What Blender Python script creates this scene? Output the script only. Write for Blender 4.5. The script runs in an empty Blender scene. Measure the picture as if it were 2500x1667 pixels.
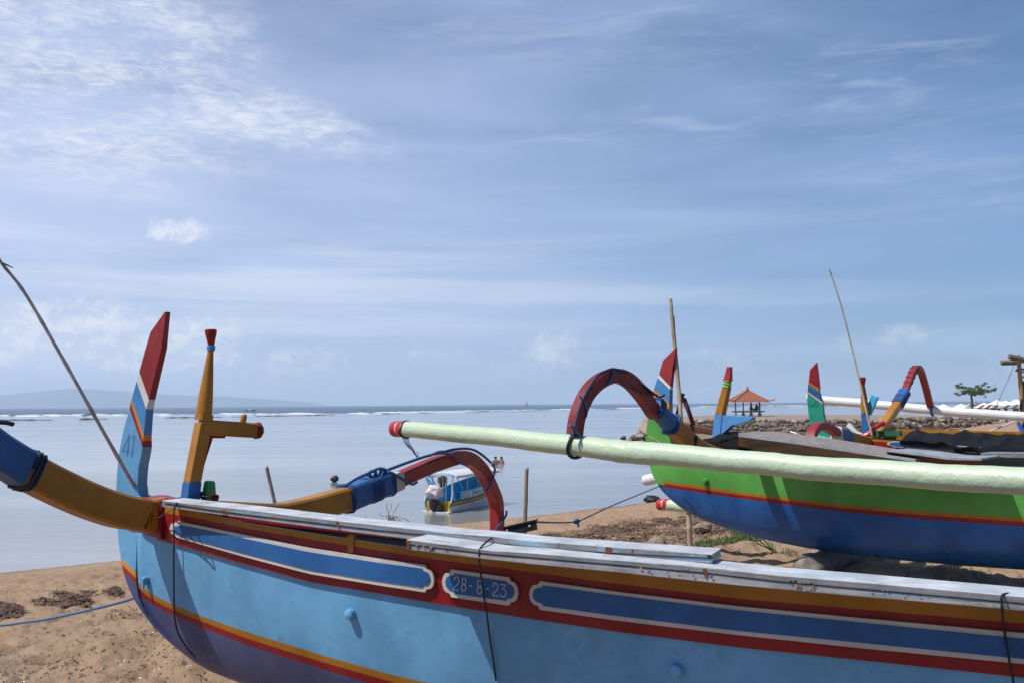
import bpy, bmesh, math, random
import numpy as np
from mathutils import Vector, Matrix
random.seed(7); rng = np.random.default_rng(7)
SC = bpy.context.scene; COL = SC.collection
R_ = math.radians

# ---------------------------------------------------------------- camera
F, CX, CY = 2400.0, 1250.0, 833.5
CAM = Vector((0, 0, 1.5))
PITCH, ROLL = math.atan(152.0 / F), R_(0.425)
fwd = Vector((0, math.cos(PITCH), math.sin(PITCH)))
up0 = Vector((0, -math.sin(PITCH), math.cos(PITCH)))
rt0 = Vector((1, 0, 0))
rt = rt0 * math.cos(ROLL) - up0 * math.sin(ROLL)
up = up0 * math.cos(ROLL) + rt0 * math.sin(ROLL)
RM = Matrix((rt, up, -fwd)).transposed()
cam_d = bpy.data.cameras.new('camera'); cam = bpy.data.objects.new('camera', cam_d); COL.objects.link(cam)
cam.matrix_world = Matrix.Translation(CAM) @ RM.to_4x4()
cam_d.sensor_width = 36; cam_d.lens = 36 * F / 2500.0
cam_d.clip_start = 0.05; cam_d.clip_end = 60000
SC.camera = cam

# ---------------------------------------------------------------- light and exposure
SUN = Vector((-0.493, -0.196, 0.848)).normalized()
sun_d = bpy.data.lights.new('sun', 'SUN'); sun_d.energy = 5.0; sun_d.angle = R_(0.6); sun_d.color = (1.0, 0.95, 0.88)
sun = bpy.data.objects.new('sun', sun_d); COL.objects.link(sun)
sun.rotation_euler = SUN.to_track_quat('Z', 'Y').to_euler(); sun.location = (-10, 0, 20)
SC.view_settings.view_transform = 'Standard'; SC.view_settings.look = 'None'
SC.view_settings.exposure = 0.0; SC.view_settings.gamma = 1.0; SC.view_settings.use_curve_mapping = False
SC.cycles.max_bounces = 6; SC.cycles.volume_bounces = 1; SC.cycles.sample_clamp_indirect = 6
SKY_STRENGTH = 0.065

class NT:
    """small helper that strings shader nodes together"""
    def __init__(s, tree): s.t = tree; s.n = tree.nodes; s.l = tree.links
    def node(s, typ, **kw):
        n = s.n.new(typ)
        for k, v in kw.items(): setattr(n, k, v)
        return n
    def put(s, sock, v):
        if hasattr(v, 'is_output') or isinstance(v, bpy.types.NodeSocket): s.l.new(v, sock)
        elif isinstance(v, (tuple, list)) and len(v) == 3 and sock.type == 'RGBA': sock.default_value = (*v, 1)
        else: sock.default_value = v
    def m(s, op, a, b=None, c=None, clamp=False):
        n = s.node('ShaderNodeMath', operation=op, use_clamp=clamp)
        s.put(n.inputs[0], a)
        if b is not None: s.put(n.inputs[1], b)
        if c is not None: s.put(n.inputs[2], c)
        return n.outputs[0]
    def mix(s, f, a, b, blend='MIX'):
        n = s.node('ShaderNodeMix', data_type='RGBA', blend_type=blend, clamp_factor=True)
        s.put(n.inputs[0], f); s.put(n.inputs[6], a); s.put(n.inputs[7], b); return n.outputs[2]
    def noise(s, vec, scale, detail=4, rough=.55, dist=0.0, out=0):
        n = s.node('ShaderNodeTexNoise'); n.inputs['Scale'].default_value = scale
        n.inputs['Detail'].default_value = detail; n.inputs['Roughness'].default_value = rough; n.inputs['Distortion'].default_value = dist
        if vec is not None: s.l.new(vec, n.inputs['Vector'])
        return n.outputs[out]
    def ramp(s, f, lo, hi, a=0.0, b=1.0, smooth=True):
        n = s.node('ShaderNodeMapRange', interpolation_type='SMOOTHSTEP' if smooth else 'LINEAR')
        s.put(n.inputs[0], f); s.put(n.inputs[1], lo); s.put(n.inputs[2], hi); s.put(n.inputs[3], a); s.put(n.inputs[4], b)
        return n.outputs[0]
    def mapping(s, vec, scale=(1, 1, 1), rot=(0, 0, 0), loc=(0, 0, 0)):
        n = s.node('ShaderNodeMapping'); s.l.new(vec, n.inputs[0])
        n.inputs['Scale'].default_value = scale; n.inputs['Rotation'].default_value = rot; n.inputs['Location'].default_value = loc
        return n.outputs[0]
    def comb(s, x, y, z=0.0):
        n = s.node('ShaderNodeCombineXYZ'); s.put(n.inputs[0], x); s.put(n.inputs[1], y); s.put(n.inputs[2], z); return n.outputs[0]

world = bpy.data.worlds.new('World'); SC.world = world; world.use_nodes = True
def build_world():
    t = NT(world.node_tree); t.n.clear()
    sky = t.node('ShaderNodeTexSky', sky_type='NISHITA'); sky.sun_disc = False
    sky.sun_elevation = math.asin(SUN.z); sky.sun_rotation = math.atan2(SUN.x, SUN.y)
    sky.air_density = 1.0; sky.dust_density = .8; sky.ozone_density = 3.5; sky.altitude = 0
    tc = t.node('ShaderNodeTexCoord'); sep = t.node('ShaderNodeSeparateXYZ'); t.l.new(tc.outputs['Generated'], sep.inputs[0])
    X, Y, Z = sep.outputs
    az = t.m('MULTIPLY', t.m('ARCTAN2', X, Y), 57.29578)          # degrees, 0 = ahead
    el = t.m('MULTIPLY', t.m('ARCSINE', Z), 57.29578)
    # sheet coordinates of a flat cloud deck
    zc = t.m('MAXIMUM', Z, 0.03)
    deck = t.comb(t.m('DIVIDE', X, t.m('ADD', zc, .10)), t.m('DIVIDE', Y, t.m('ADD', zc, .10)))
    ang = t.comb(az, el)
    w1 = t.m('MULTIPLY', t.m('SUBTRACT', t.noise(ang, .55, 5, .62), .5), 3.4); w2 = t.m('MULTIPLY', t.m('SUBTRACT', t.noise(t.mapping(ang, (1, 1, 1), (0, 0, 0), (7, 3, 0)), .7, 5, .62), .5), 2.0)
    azw = t.m('ADD', az, w1); elw = t.m('ADD', el, w2)
    def blob(ca, ce, ra, re, rot=0.0, soft=1.0, warp=True):
        dx = t.m('SUBTRACT', azw if warp else az, ca); dy = t.m('SUBTRACT', elw if warp else el, ce)
        c, s_ = math.cos(R_(rot)), math.sin(R_(rot))
        u = t.m('DIVIDE', t.m('ADD', t.m('MULTIPLY', dx, c), t.m('MULTIPLY', dy, s_)), ra)
        v = t.m('DIVIDE', t.m('SUBTRACT', t.m('MULTIPLY', dy, c), t.m('MULTIPLY', dx, s_)), re)
        r2 = t.m('ADD', t.m('MULTIPLY', u, u), t.m('MULTIPLY', v, v))
        return t.ramp(r2, 0.0, soft * 1.6, 1.0, 0.0)
    # 1 thin veil: wide, streaked, thicker to the left (towards the sun) and low down
    streak = t.noise(t.mapping(ang, (.045, .26, 1), (0, 0, R_(-4))), 1.0, 5, .55, .6)
    lean = t.ramp(t.m('ADD', t.m('MULTIPLY', X, -.8), t.m('MULTIPLY', Y, .6)), -.30, .92, 0.0, 1.0, False)
    low = t.m('MULTIPLY', t.ramp(el, 0, 24, 1.0, 0.0, False), t.ramp(Y, -.6, .6, .3, 1.0))
    veil = t.m('ADD', t.m('MULTIPLY', lean, .62), t.m('MULTIPLY', low, .22))
    veil = t.m('ADD', veil, t.m('MULTIPLY', t.m('SUBTRACT', streak, .5), .75))
    veil = t.m('MULTIPLY', t.m('MAXIMUM', veil, 0.02), .92, clamp=True)
    band = t.noise(t.mapping(ang, (.022, .42, 1), (0, 0, R_(-2)), (1.5, .4, 0)), 1.0, 5, .55, .4)
    band = t.m('MULTIPLY', t.m('MULTIPLY', t.ramp(band, .47, .68), t.ramp(el, 17, 6, 0, 1)), t.m('ADD', t.m('MULTIPLY', lean, .42), .08))
    # 2 broken high cloud with ripples
    rip = t.noise(t.mapping(ang, (.85, 3.0, 1), (0, 0, R_(20))), 1.0, 7, .66, .8)
    rip2 = t.noise(t.mapping(ang, (.16, .42, 1), (0, 0, R_(16)), (3.1, 7.7, 0)), 1.0, 4, .55, .8)
    area = t.m('MAXIMUM', blob(-22.5, 19.0, 9, 6.0, -22), blob(-28, 15.5, 9, 2.6, -20))
    area = t.m('MAXIMUM', area, blob(-14, 16.2, 7, 1.6, -12))
    area = t.m('MAXIMUM', area, t.m('MULTIPLY', blob(-25, 14.2, 11, 1.6, -3), .9))
    area = t.m('MAXIMUM', area, t.m('MULTIPLY', blob(-40, 18, 14, 6), .9))
    cirro = t.m('MULTIPLY', t.ramp(t.m('ADD', t.m('MULTIPLY', rip, .55), t.m('MULTIPLY', rip2, .6)), .44, .84), area)
    cirro = t.m('MULTIPLY', cirro, .95)
    # 3 wisps on the right
    wr = t.noise(t.mapping(ang, (.16, 1.0, 1), (0, 0, R_(-14)), (9, 2, 0)), 1.0, 6, .62, .9)
    warea = t.m('MAXIMUM', blob(20, 17.5, 7, 2.2, 6), t.m('MULTIPLY', blob(26, 12.5, 8, 3.0, -6), .8))
    warea = t.m('MAXIMUM', warea, t.m('MULTIPLY', blob(8, 15.6, 10, 1.2, 3), .6))
    warea = t.m('MAXIMUM', warea, t.m('MULTIPLY', blob(2, 21.5, 14, 3.0, -4), .55))
    wisp = t.m('MULTIPLY', t.m('MULTIPLY', t.ramp(wr, .42, .75), warea), .34)
    # 4 cumulus
    cn = t.noise(t.mapping(ang, (.42, .62, 1), (0, 0, 0), (5, 5, 0)), 1.0, 9, .6, .3)
    cn_hi = t.noise(t.mapping(ang, (.42, .62, 1), (0, 0, 0), (5.12, 4.8, 0)), 1.0, 9, .6, .3)
    carea = None
    for (ca, ce, ra, re, w) in [(-25.2, 4.0, 6.5, 2.3, .95), (-19.5, 3.4, 6.0, 1.9, .95), (-31, 3.6, 6, 2.8, 1.0), (-19.0, 9.5, 1.9, .80, 1.12),
                                (-12.5, 2.2, 4.5, 1.4, .62), (-4.5, 2.9, 3.0, .8, .5), (2.4, 2.9, 2.4, 1.5, .85), (0.2, 1.9, 3.5, .9, .5),
                                (12.5, 2.2, 3.0, 1.1, .5), (21.8, 3.6, 2.0, .8, .62), (19.0, 3.2, 1.3, .5, .5), (26, 1.8, 3.5, 1.0, .5)]:
        b = t.m('MULTIPLY', blob(ca, ce, ra, re, 0, .9), w)
        carea = b if carea is None else t.m('MAXIMUM', carea, b)
    fine = t.noise(ang, 1.5, 7, .62, .4)
    cn = t.m('ADD', t.m('MULTIPLY', cn, .62), t.m('MULTIPLY', fine, .38))
    cum = t.ramp(t.m('ADD', t.m('MULTIPLY', carea, .50), t.m('MULTIPLY', cn, 1.25)), .76, 1.22)
    cum = t.m('MULTIPLY', cum, .68)
    lit = t.ramp(t.m('SUBTRACT', cn, cn_hi), -.06, .07)
    # colours
    base = t.mix(1.0, sky.outputs[0], (.52, .93, 1.28), 'MULTIPLY')
    bg = t.node('ShaderNodeBackground'); t.put(bg.inputs[0], base); bg.inputs[1].default_value = SKY_STRENGTH
    vcol = t.mix(lean, (.095, .315, .77), (.74, .84, 1.12))
    ccol = t.mix(lean, t.mix(lit, (.50, .58, .74), (.66, .71, .80)), t.mix(lit, (.74, .80, .95), (1.0, 1.0, 1.0)))
    e1 = t.node('ShaderNodeBackground'); t.put(e1.inputs[0], vcol)
    e2 = t.node('ShaderNodeBackground'); t.put(e2.inputs[0], ccol)
    e3 = t.node('ShaderNodeBackground'); t.put(e3.inputs[0], t.mix(lean, (.42, .60, .86), (.96, .97, 1.02)))
    def mx(f, a, b):
        n = t.node('ShaderNodeMixShader'); t.put(n.inputs[0], f); t.l.new(a, n.inputs[1]); t.l.new(b, n.inputs[2]); return n.outputs[0]
    o = mx(veil, bg.outputs[0], e1.outputs[0]); o = mx(band, o, e3.outputs[0])
    o = mx(wisp, o, e3.outputs[0]); o = mx(cirro, o, e3.outputs[0]); o = mx(cum, o, e2.outputs[0])
    out = t.node('ShaderNodeOutputWorld'); t.l.new(o, out.inputs[0])
build_world()

# ---------------------------------------------------------------- projection helpers (a pixel of the photograph and a distance give a place)
def ray(px, py): return RM @ Vector(((px - CX) / F, -(py - CY) / F, -1.0))
def P(px, py, d):
    v = ray(px, py); return CAM + v * (d / v.y)
def VP(px, py, a, b):
    """point of the vertical plane through plan points a, b"""
    v = ray(px, py); dx, dy = b[0] - a[0], b[1] - a[1]
    nx, ny = -dy, dx
    k = (nx * (a[0] - CAM.x) + ny * (a[1] - CAM.y)) / (nx * v.x + ny * v.y)
    return CAM + v * k
def ZP(px, py, z):
    v = ray(px, py); return CAM + v * ((z - CAM.z) / v.z)
def proj(p):
    q = RM.transposed() @ (Vector(p) - CAM); return CX + F * q.x / -q.z, CY - F * q.y / -q.z
def interp(tab):
    xs = [t[0] for t in tab]; ys = [t[1] for t in tab]
    def f(x):
        if x <= xs[0]: return ys[0] + (ys[1] - ys[0]) / (xs[1] - xs[0]) * (x - xs[0])
        if x >= xs[-1]: return ys[-1] + (ys[-1] - ys[-2]) / (xs[-1] - xs[-2]) * (x - xs[-1])
        return float(np.interp(x, xs, ys))
    return f
def smooth_path(pts, n=8):
    pts = [Vector(p) for p in pts]; out = []
    for i in range(len(pts) - 1):
        p0 = pts[max(i - 1, 0)]; p1 = pts[i]; p2 = pts[i + 1]; p3 = pts[min(i + 2, len(pts) - 1)]
        for k in range(n):
            t = k / n
            out.append(0.5 * ((2 * p1) + (p2 - p0) * t + (2 * p0 - 5 * p1 + 4 * p2 - p3) * t * t + (3 * p1 - p0 - 3 * p2 + p3) * t ** 3))
    out.append(pts[-1]); return out

# ---------------------------------------------------------------- mesh helpers
class MB:
    def __init__(s): s.v = []; s.f = []; s.m = []
    def quad_grid(s, rows, mat=0, flip=False, closed=False):
        base = len(s.v); nr, nc = len(rows), len(rows[0])
        for r in rows: s.v += [tuple(p) for p in r]
        for i in range(nr - 1):
            for j in range(nc if closed else nc - 1):
                a = base + i * nc + j; b = base + i * nc + (j + 1) % nc; c = b + nc; d = a + nc
                s.f.append((a, d, c, b) if flip else (a, b, c, d)); s.m.append(mat if not callable(mat) else mat(i, j))
        return base
    def ngon(s, pts, mat=0, flip=False):
        b = len(s.v); s.v += [tuple(p) for p in pts]; idx = list(range(b, b + len(pts)))
        s.f.append(tuple(reversed(idx)) if flip else tuple(idx)); s.m.append(mat)
    def box(s, c, ax, ay, az, mat=0, taper=1.0):
        """c centre, ax ay az half vectors"""
        c, ax, ay, az = Vector(c), Vector(ax), Vector(ay), Vector(az); b = len(s.v)
        for k in (-1, 1):
            t = taper if k > 0 else 1
            for i, j in ((-1, -1), (1, -1), (1, 1), (-1, 1)): s.v.append(tuple(c + ax * i * t + ay * j * t + az * k))
        for f in ((0, 3, 2, 1), (4, 5, 6, 7), (0, 1, 5, 4), (1, 2, 6, 5), (2, 3, 7, 6), (3, 0, 4, 7)):
            s.f.append(tuple(b + i for i in f)); s.m.append(mat)
    def tube(s, pts, rad, n=10, mat=0, caps=True):
        pts = [Vector(p) for p in pts]; N = len(pts)
        if not hasattr(rad, '__len__'): rad = [rad] * N
        prev = None; rows = []
        for i, p in enumerate(pts):
            t = (pts[min(i + 1, N - 1)] - pts[max(i - 1, 0)]).normalized()
            if prev is None:
                ref = Vector((0, 0, 1)) if abs(t.z) < .9 else Vector((1, 0, 0)); u = t.cross(ref).normalized()
            else:
                u = (prev - t * prev.dot(t)).normalized()
            prev = u; w = t.cross(u)
            rows.append([p + (u * math.cos(2 * math.pi * k / n) + w * math.sin(2 * math.pi * k / n)) * rad[i] for k in range(n)])
        s.quad_grid(rows, mat, closed=True)
        if caps: s.ngon(rows[0], mat if not callable(mat) else 0); s.ngon(rows[-1], mat if not callable(mat) else 0, True)
    def sweep(s, pts, side, w, h, mat=0, ch=.22):
        """rectangular bar with broken edges; side = constant unit vector across the width"""
        pts = [Vector(p) for p in pts]; side = Vector(side).normalized(); N = len(pts); rows = []
        for i, p in enumerate(pts):
            t = (pts[min(i + 1, N - 1)] - pts[max(i - 1, 0)]).normalized()
            n = side.cross(t).normalized(); k = i / (N - 1)
            ww = (w(k) if callable(w) else w) / 2; hh = (h(k) if callable(h) else h) / 2; c = min(ww, hh) * ch
            sec = [(-ww + c, -hh), (ww - c, -hh), (ww, -hh + c), (ww, hh - c), (ww - c, hh), (-ww + c, hh), (-ww, hh - c), (-ww, -hh + c)]
            rows.append([p + side * a + n * b for a, b in sec])
        s.quad_grid(rows, mat, closed=True); s.ngon(rows[0], mat); s.ngon(rows[-1], mat, True)
    def lathe(s, base, top, prof, n=20, mat=0):
        """prof: list of (t along base->top, radius)"""
        base, top = Vector(base), Vector(top); ax = (top - base); t = ax.normalized()
        u = t.cross(Vector((0, 1, .1))).normalized(); w = t.cross(u)
        rows = [[base + ax * a + (u * math.cos(2 * math.pi * k / n) + w * math.sin(2 * math.pi * k / n)) * r for k in range(n)] for a, r in prof]
        s.quad_grid(rows, mat, closed=True); s.ngon(rows[0], mat); s.ngon(rows[-1], mat, True)
    def build(s, name, mats, parent=None, smooth=False, shade_angle=None, bevel=0):
        me = bpy.data.meshes.new(name)
        org = parent.matrix_world.translation.copy() if parent is not None else Vector((0, 0, 0))
        if parent is not None:
            q = parent
            org = Vector((0, 0, 0))
            while q is not None: org += q.location; q = q.parent
        me.from_pydata([(v[0] - org.x, v[1] - org.y, v[2] - org.z) for v in s.v], [], s.f)
        if not isinstance(mats, (list, tuple)): mats = [mats]
        for m in mats: me.materials.append(m)
        me.polygons.foreach_set('material_index', s.m)
        bm = bmesh.new(); bm.from_mesh(me)
        bmesh.ops.remove_doubles(bm, verts=bm.verts, dist=1e-5)
        bmesh.ops.recalc_face_normals(bm, faces=bm.faces)
        bm.to_mesh(me); bm.free()
        if smooth:
            me.polygons.foreach_set('use_smooth', [True] * len(me.polygons))
            me.set_sharp_from_angle(angle=R_(shade_angle or 35))
        me.update()
        o = bpy.data.objects.new(name, me); COL.objects.link(o)
        if parent is not None: o.parent = parent
        if bevel:
            b = o.modifiers.new('bevel', 'BEVEL'); b.width = bevel; b.segments = 2; b.limit_method = 'ANGLE'; b.angle_limit = R_(40)
        return o
def tag(o, label=None, cat=None, group=None, kind=None):
    if label: o['label'] = label
    if cat: o['category'] = cat
    if group: o['group'] = group
    if kind: o['kind'] = kind
    return o
def thing(name, loc, label, cat, group=None):
    o = bpy.data.objects.new(name, None); COL.objects.link(o); o.location = Vector(loc); o.empty_display_size = .1
    return tag(o, label, cat, group)

# ---------------------------------------------------------------- materials
MATS = {}
def material(name, fn):
    if name in MATS: return MATS[name]
    m = bpy.data.materials.new(name); m.use_nodes = True; t = NT(m.node_tree); t.n.clear()
    b = t.node('ShaderNodeBsdfPrincipled'); o = t.node('ShaderNodeOutputMaterial'); t.l.new(b.outputs[0], o.inputs[0])
    fn(t, b); MATS[name] = m; return m
def obj_coord(t): return t.node('ShaderNodeTexCoord').outputs['Object']
def bump(t, b, h, strength=.3, dist=.01):
    n = t.node('ShaderNodeBump'); n.inputs['Strength'].default_value = strength; n.inputs['Distance'].default_value = dist
    t.put(n.inputs['Height'], h); t.l.new(n.outputs[0], b.inputs['Normal'])
def paint(name, col, rough=.42, var=.16, chips=0.0, chipcol=(.16, .12, .09), dirt=.25, bs=.25, scale=1.0, grain=(1, 1, 1), drips=.40):
    def fn(t, b):
        c = obj_coord(t)
        n1 = t.noise(t.mapping(c, grain), 2.3 * scale, 5, .6); n2 = t.noise(t.mapping(c, grain), 38 * scale, 4, .65)
        n3 = t.noise(c, 9 * scale, 6, .7)
        dk = tuple(x * (1 - var * 1.5) for x in col); lt = tuple(min(1, x * (1 + var) + .012) for x in col)
        cc = t.mix(t.ramp(n1, .3, .7), dk, lt)
        cc = t.mix(t.m('MULTIPLY', t.ramp(n2, .5, .8), var * 1.2), cc, tuple(min(1, x * 1.25 + .03) for x in col))
        cc = t.mix(t.m('MULTIPLY', t.ramp(n3, .56, .72), dirt), cc, (col[0] * .45 + .05, col[1] * .45 + .04, col[2] * .42 + .03))
        dr = t.noise(t.mapping(c, (26, 26, 1.6)), 1.0, 5, .65, .3); d2 = t.noise(c, 1.3, 3, .5)
        cc = t.mix(t.m('MULTIPLY', t.m('MULTIPLY', t.ramp(dr, .52, .74), t.ramp(d2, .35, .65)), drips), cc, (col[0] * .5 + .07, col[1] * .5 + .065, col[2] * .5 + .06))
        sc = t.noise(t.mapping(c, (9, 9, 55)), 1.0, 4, .7, .8); cc = t.mix(t.m('MULTIPLY', t.ramp(sc, .72, .76), .55), cc, tuple(min(1, x * .5 + .18) for x in col))
        if chips:
            cn = t.noise(t.mapping(c, (grain[0], grain[1], grain[2])), 26 * scale, 5, .7, .3)
            cc = t.mix(t.ramp(cn, .74 - chips * .2, .77 - chips * .2), cc, chipcol)
        t.put(b.inputs['Base Color'], cc)
        t.put(b.inputs['Roughness'], t.m('ADD', t.m('MULTIPLY', n3, .3), rough - .15))
        b.inputs['Specular IOR Level'].default_value = .32
        bump(t, b, t.m('ADD', t.m('MULTIPLY', n1, 1.2), t.m('MULTIPLY', n2, .35)), bs, .006)
    return material(name, fn)
RED = (.235, .004, .008); YEL = (.35, .145, .006); BLUE = (.014, .10, .30); LBLUE = (.125, .345, .58); WHT = (.66, .66, .65)
M = dict(
    red=paint('red_paint', RED, .40, chips=.22), ylw=paint('ochre_paint', YEL, .42, chips=.26), blue=paint('blue_paint', BLUE, .42, chips=.2, chipcol=(.4, .4, .4)),
    lblue=paint('light_blue_paint', LBLUE, .40, .15, dirt=.50, chips=.20, bs=.4), sky=paint('fin_blue_paint', (.07, .24, .52), .4),
    white=paint('white_paint', WHT, .45, .1, .0, dirt=.45), bottom=paint('violet_bottom_paint', (.062, .076, .18), .26, .2, dirt=.5),
    green=paint('green_paint', (.082, .31, .052), .36), gblue=paint('deep_blue_paint', (.010, .10, .34), .30, .2),
    teal=paint('teal_paint', (.014, .27, .18), .36), dblue=paint('dark_blue_paint', (.008, .05, .24), .4),
    red2=paint('faded_red_paint', (.27, .022, .024), .5), ora=paint('orange_paint', (.62, .23, .02), .42),
    cream=paint('cream_paint', (.52, .49, .45), .6, .12, .35), inner=paint('grey_green_paint', (.13, .17, .15), .7),
    cyan=paint('cyan_paint', (.06, .42, .68), .4), black=paint('black_metal', (.012, .012, .014), .4),
    cap=paint('red_cap_paint', (.42, .02, .03), .32), digits=paint('digit_paint', (.50, .52, .56), .6),
    num=paint('number_paint', (.05, .20, .45), .6), tnum=paint('dark_number_paint', (.012, .09, .12), .6))
def board_mat(name, col, chips, streak=(1, 9, 9), top=(.78, .80, .84)):
    """old white painted plank: blue showing through along the grain, rust and mildew spots"""
    def fn(t, b):
        c = obj_coord(t); g = t.mapping(c, (1.2, 1.2, 14), (0, 0, R_(0)))
        gx = t.node('ShaderNodeSeparateXYZ'); t.l.new(c, gx.inputs[0])
        along = t.m('ADD', t.m('MULTIPLY', gx.outputs[0], .913), t.m('MULTIPLY', gx.outputs[1], -.407))
        across = t.m('ADD', t.m('MULTIPLY', gx.outputs[0], .407), t.m('MULTIPLY', gx.outputs[1], .913))
        v = t.comb(t.m('MULTIPLY', along, 1.6), t.m('MULTIPLY', across, 42), t.m('MULTIPLY', gx.outputs[2], 60))
        n1 = t.noise(v, 1.0, 5, .65, .25); n2 = t.noise(c, 7, 6, .7); n3 = t.noise(c, 30, 5, .7)
        cc = t.mix(t.ramp(n2, .35, .7), col, tuple(x * .62 for x in col))
        cc = t.mix(t.m('MULTIPLY', t.ramp(n1, .54, .64), .7), cc, (.22, .42, .58)); n6 = t.noise(t.mapping(v, (1.6, 1.3, 1.3), (0, 0, 0), (3, 1, 2)), 1.0, 5, .65, .2); cc = t.mix(t.m('MULTIPLY', t.ramp(n6, .60, .66), .75), cc, (.10, .10, .11))
        cc = t.mix(t.ramp(n3, .69 - chips * .1, .74 - chips * .1), cc, (.13, .10, .09))
        v2 = t.comb(t.m('MULTIPLY', along, 2.3), t.m('MULTIPLY', across, 3), t.m('MULTIPLY', gx.outputs[2], 8))
        n4 = t.noise(v2, 1.0, 5, .6); cc = t.mix(t.ramp(n4, .67, .71), cc, (.15, .14, .145))
        n5 = t.noise(v2, 2.2, 5, .6, 0, 0); cc = t.mix(t.ramp(n5, .73, .76), cc, (.12, .03, .015))
        t.put(b.inputs['Base Color'], cc); b.inputs['Roughness'].default_value = .42
        bump(t, b, t.m('ADD', n1, t.m('MULTIPLY', n3, .5)), .5, .006)
    return material(name, fn)
M['plank'] = board_mat('grimy_shaded_plank', (.23, .235, .25), .7)  # front edges greyed beyond their grime, shade put into the colour
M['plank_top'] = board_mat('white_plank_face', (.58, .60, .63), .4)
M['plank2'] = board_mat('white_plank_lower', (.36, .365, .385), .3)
def wood(name, col, dark, sc=1.0, ax=(1, 1, .15)):
    def fn(t, b):
        c = obj_coord(t); n1 = t.noise(t.mapping(c, tuple(a * 14 * sc for a in ax)), 1, 6, .7, .4); n2 = t.noise(c, 3 * sc, 4)
        cc = t.mix(t.ramp(n1, .3, .7), dark, col); cc = t.mix(t.m('MULTIPLY', t.ramp(n2, .5, .75), .4), cc, tuple(x * .6 for x in col))
        t.put(b.inputs['Base Color'], cc); b.inputs['Roughness'].default_value = .7; bump(t, b, n1, .5, .006)
    return material(name, fn)
M['bamboo'] = wood('bamboo', (.38, .29, .19), (.20, .14, .09)); M['bamboo_pale'] = wood('pale_bamboo', (.50, .42, .30), (.33, .26, .18))
M['greywood'] = wood('grey_weathered_wood', (.33, .28, .25), (.15, .115, .10), 2); M['near_arch'] = paint('near_arch_red_paint', (.27, .009, .012), .42); M['arch_red'] = paint('arch_red_paint', (.19, .014, .013), .45); M['brownwood'] = wood('red_brown_wood', (.14, .035, .018), (.06, .018, .012))
M['drift'] = wood('driftwood', (.35, .26, .18), (.17, .12, .09)); M['log'] = wood('old_log', (.23, .20, .18), (.10, .085, .075), 1, (1, 1, 1))
M['weather'] = wood('weathered_underside', (.30, .22, .13), (.07, .05, .03), .35, (.3, .3, 2.2)); M['tan'] = wood('tan_board', (.42, .33, .24), (.30, .23, .16), 1, (.3, .3, 1))
def float_mat(name, top, under, rough=.32, bs=.55):
    """gloss paint over lumpy bamboo; patches of the second colour follow the noise"""
    def fn(t, b):
        c = obj_coord(t); n1 = t.noise(c, 11, 7, .62, .4); n2 = t.noise(c, 46, 5, .6); n3 = t.noise(t.mapping(c, (1, 1, 1)), 3, 4)
        g = t.node('ShaderNodeNewGeometry'); sp = t.node('ShaderNodeSeparateXYZ'); t.l.new(g.outputs['Normal'], sp.inputs[0])
        cc = t.mix(t.ramp(n3, .3, .7), tuple(x * .9 for x in top), top)
        cc = t.mix(t.m('MULTIPLY', t.ramp(n1, .6, .75), .35), cc, under)
        t.put(b.inputs['Base Color'], cc); t.put(b.inputs['Roughness'], t.m('ADD', t.m('MULTIPLY', n1, .3), rough - .12))
        bump(t, b, t.m('ADD', n1, t.m('MULTIPLY', n2, .22)), bs, .014)
    return material(name, fn)
M['float_green'] = float_mat('pale_green_gloss', (.51, .61, .43), (.38, .45, .28), .30, .62); M['float_white'] = float_mat('white_gloss', (.74, .74, .74), (.6, .6, .58), .3, .25)
def rope_mat(name, col, rough=.6):
    def fn(t, b):
        c = obj_coord(t); n = t.noise(c, 160, 3); t.put(b.inputs['Base Color'], t.mix(n, tuple(x * .6 for x in col), tuple(x * 1.3 for x in col)))
        b.inputs['Roughness'].default_value = rough; bump(t, b, n, .6, .004)
    return material(name, fn)
M['rope'] = rope_mat('blue_rope', (.012, .06, .20)); M['rope_dk'] = rope_mat('dark_rope', (.008, .018, .06)); M['cord'] = rope_mat('black_cord', (.008, .008, .012))
M['rope_md'] = rope_mat('sun_bleached_blue_rope', (.02, .12, .30)); M['rope_gr'] = rope_mat('grey_blue_rope', (.07, .10, .14))
def sand_fn(t, b):
    c = obj_coord(t)
    n1 = t.noise(c, .35, 5, .6); n2 = t.noise(t.mapping(c, (1, 1, 1)), 5.5, 7, .68, .3); n3 = t.noise(c, 70, 4, .7); n4 = t.noise(c, 420, 2, .6)
    cc = t.mix(t.ramp(n1, .3, .7), (.295, .188, .112), (.36, .24, .148))
    cc = t.mix(t.m('MULTIPLY', t.ramp(n2, .52, .72), .45), cc, (.19, .115, .068))
    cc = t.mix(t.m('MULTIPLY', t.ramp(n3, .55, .75), .3), cc, (.40, .29, .20))
    cc = t.mix(t.m('MULTIPLY', t.ramp(n4, .60, .75), .35), cc, (.13, .08, .06))
    v = t.node('ShaderNodeTexVoronoi'); v.inputs['Scale'].default_value = 16; t.l.new(c, v.inputs['Vector'])
    cc = t.mix(t.ramp(v.outputs['Distance'], .035, .02), cc, (.62, .58, .52))      # bits of shell
    sp = t.node('ShaderNodeSeparateXYZ'); t.l.new(c, sp.inputs[0])
    wet = t.ramp(t.m('ADD', sp.outputs[2], t.m('MULTIPLY', t.noise(c, .6, 4), .3)), -2.80, -2.36, 1, 0)
    cc = t.mix(t.m('MULTIPLY', wet, .8), cc, (.135, .088, .062))
    t.put(b.inputs['Base Color'], cc); t.put(b.inputs['Roughness'], t.m('SUBTRACT', .92, t.m('MULTIPLY', wet, .42)))
    bump(t, b, t.m('ADD', t.m('MULTIPLY', n2, 1.0), t.m('MULTIPLY', n3, .25)), .9, .06)
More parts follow.
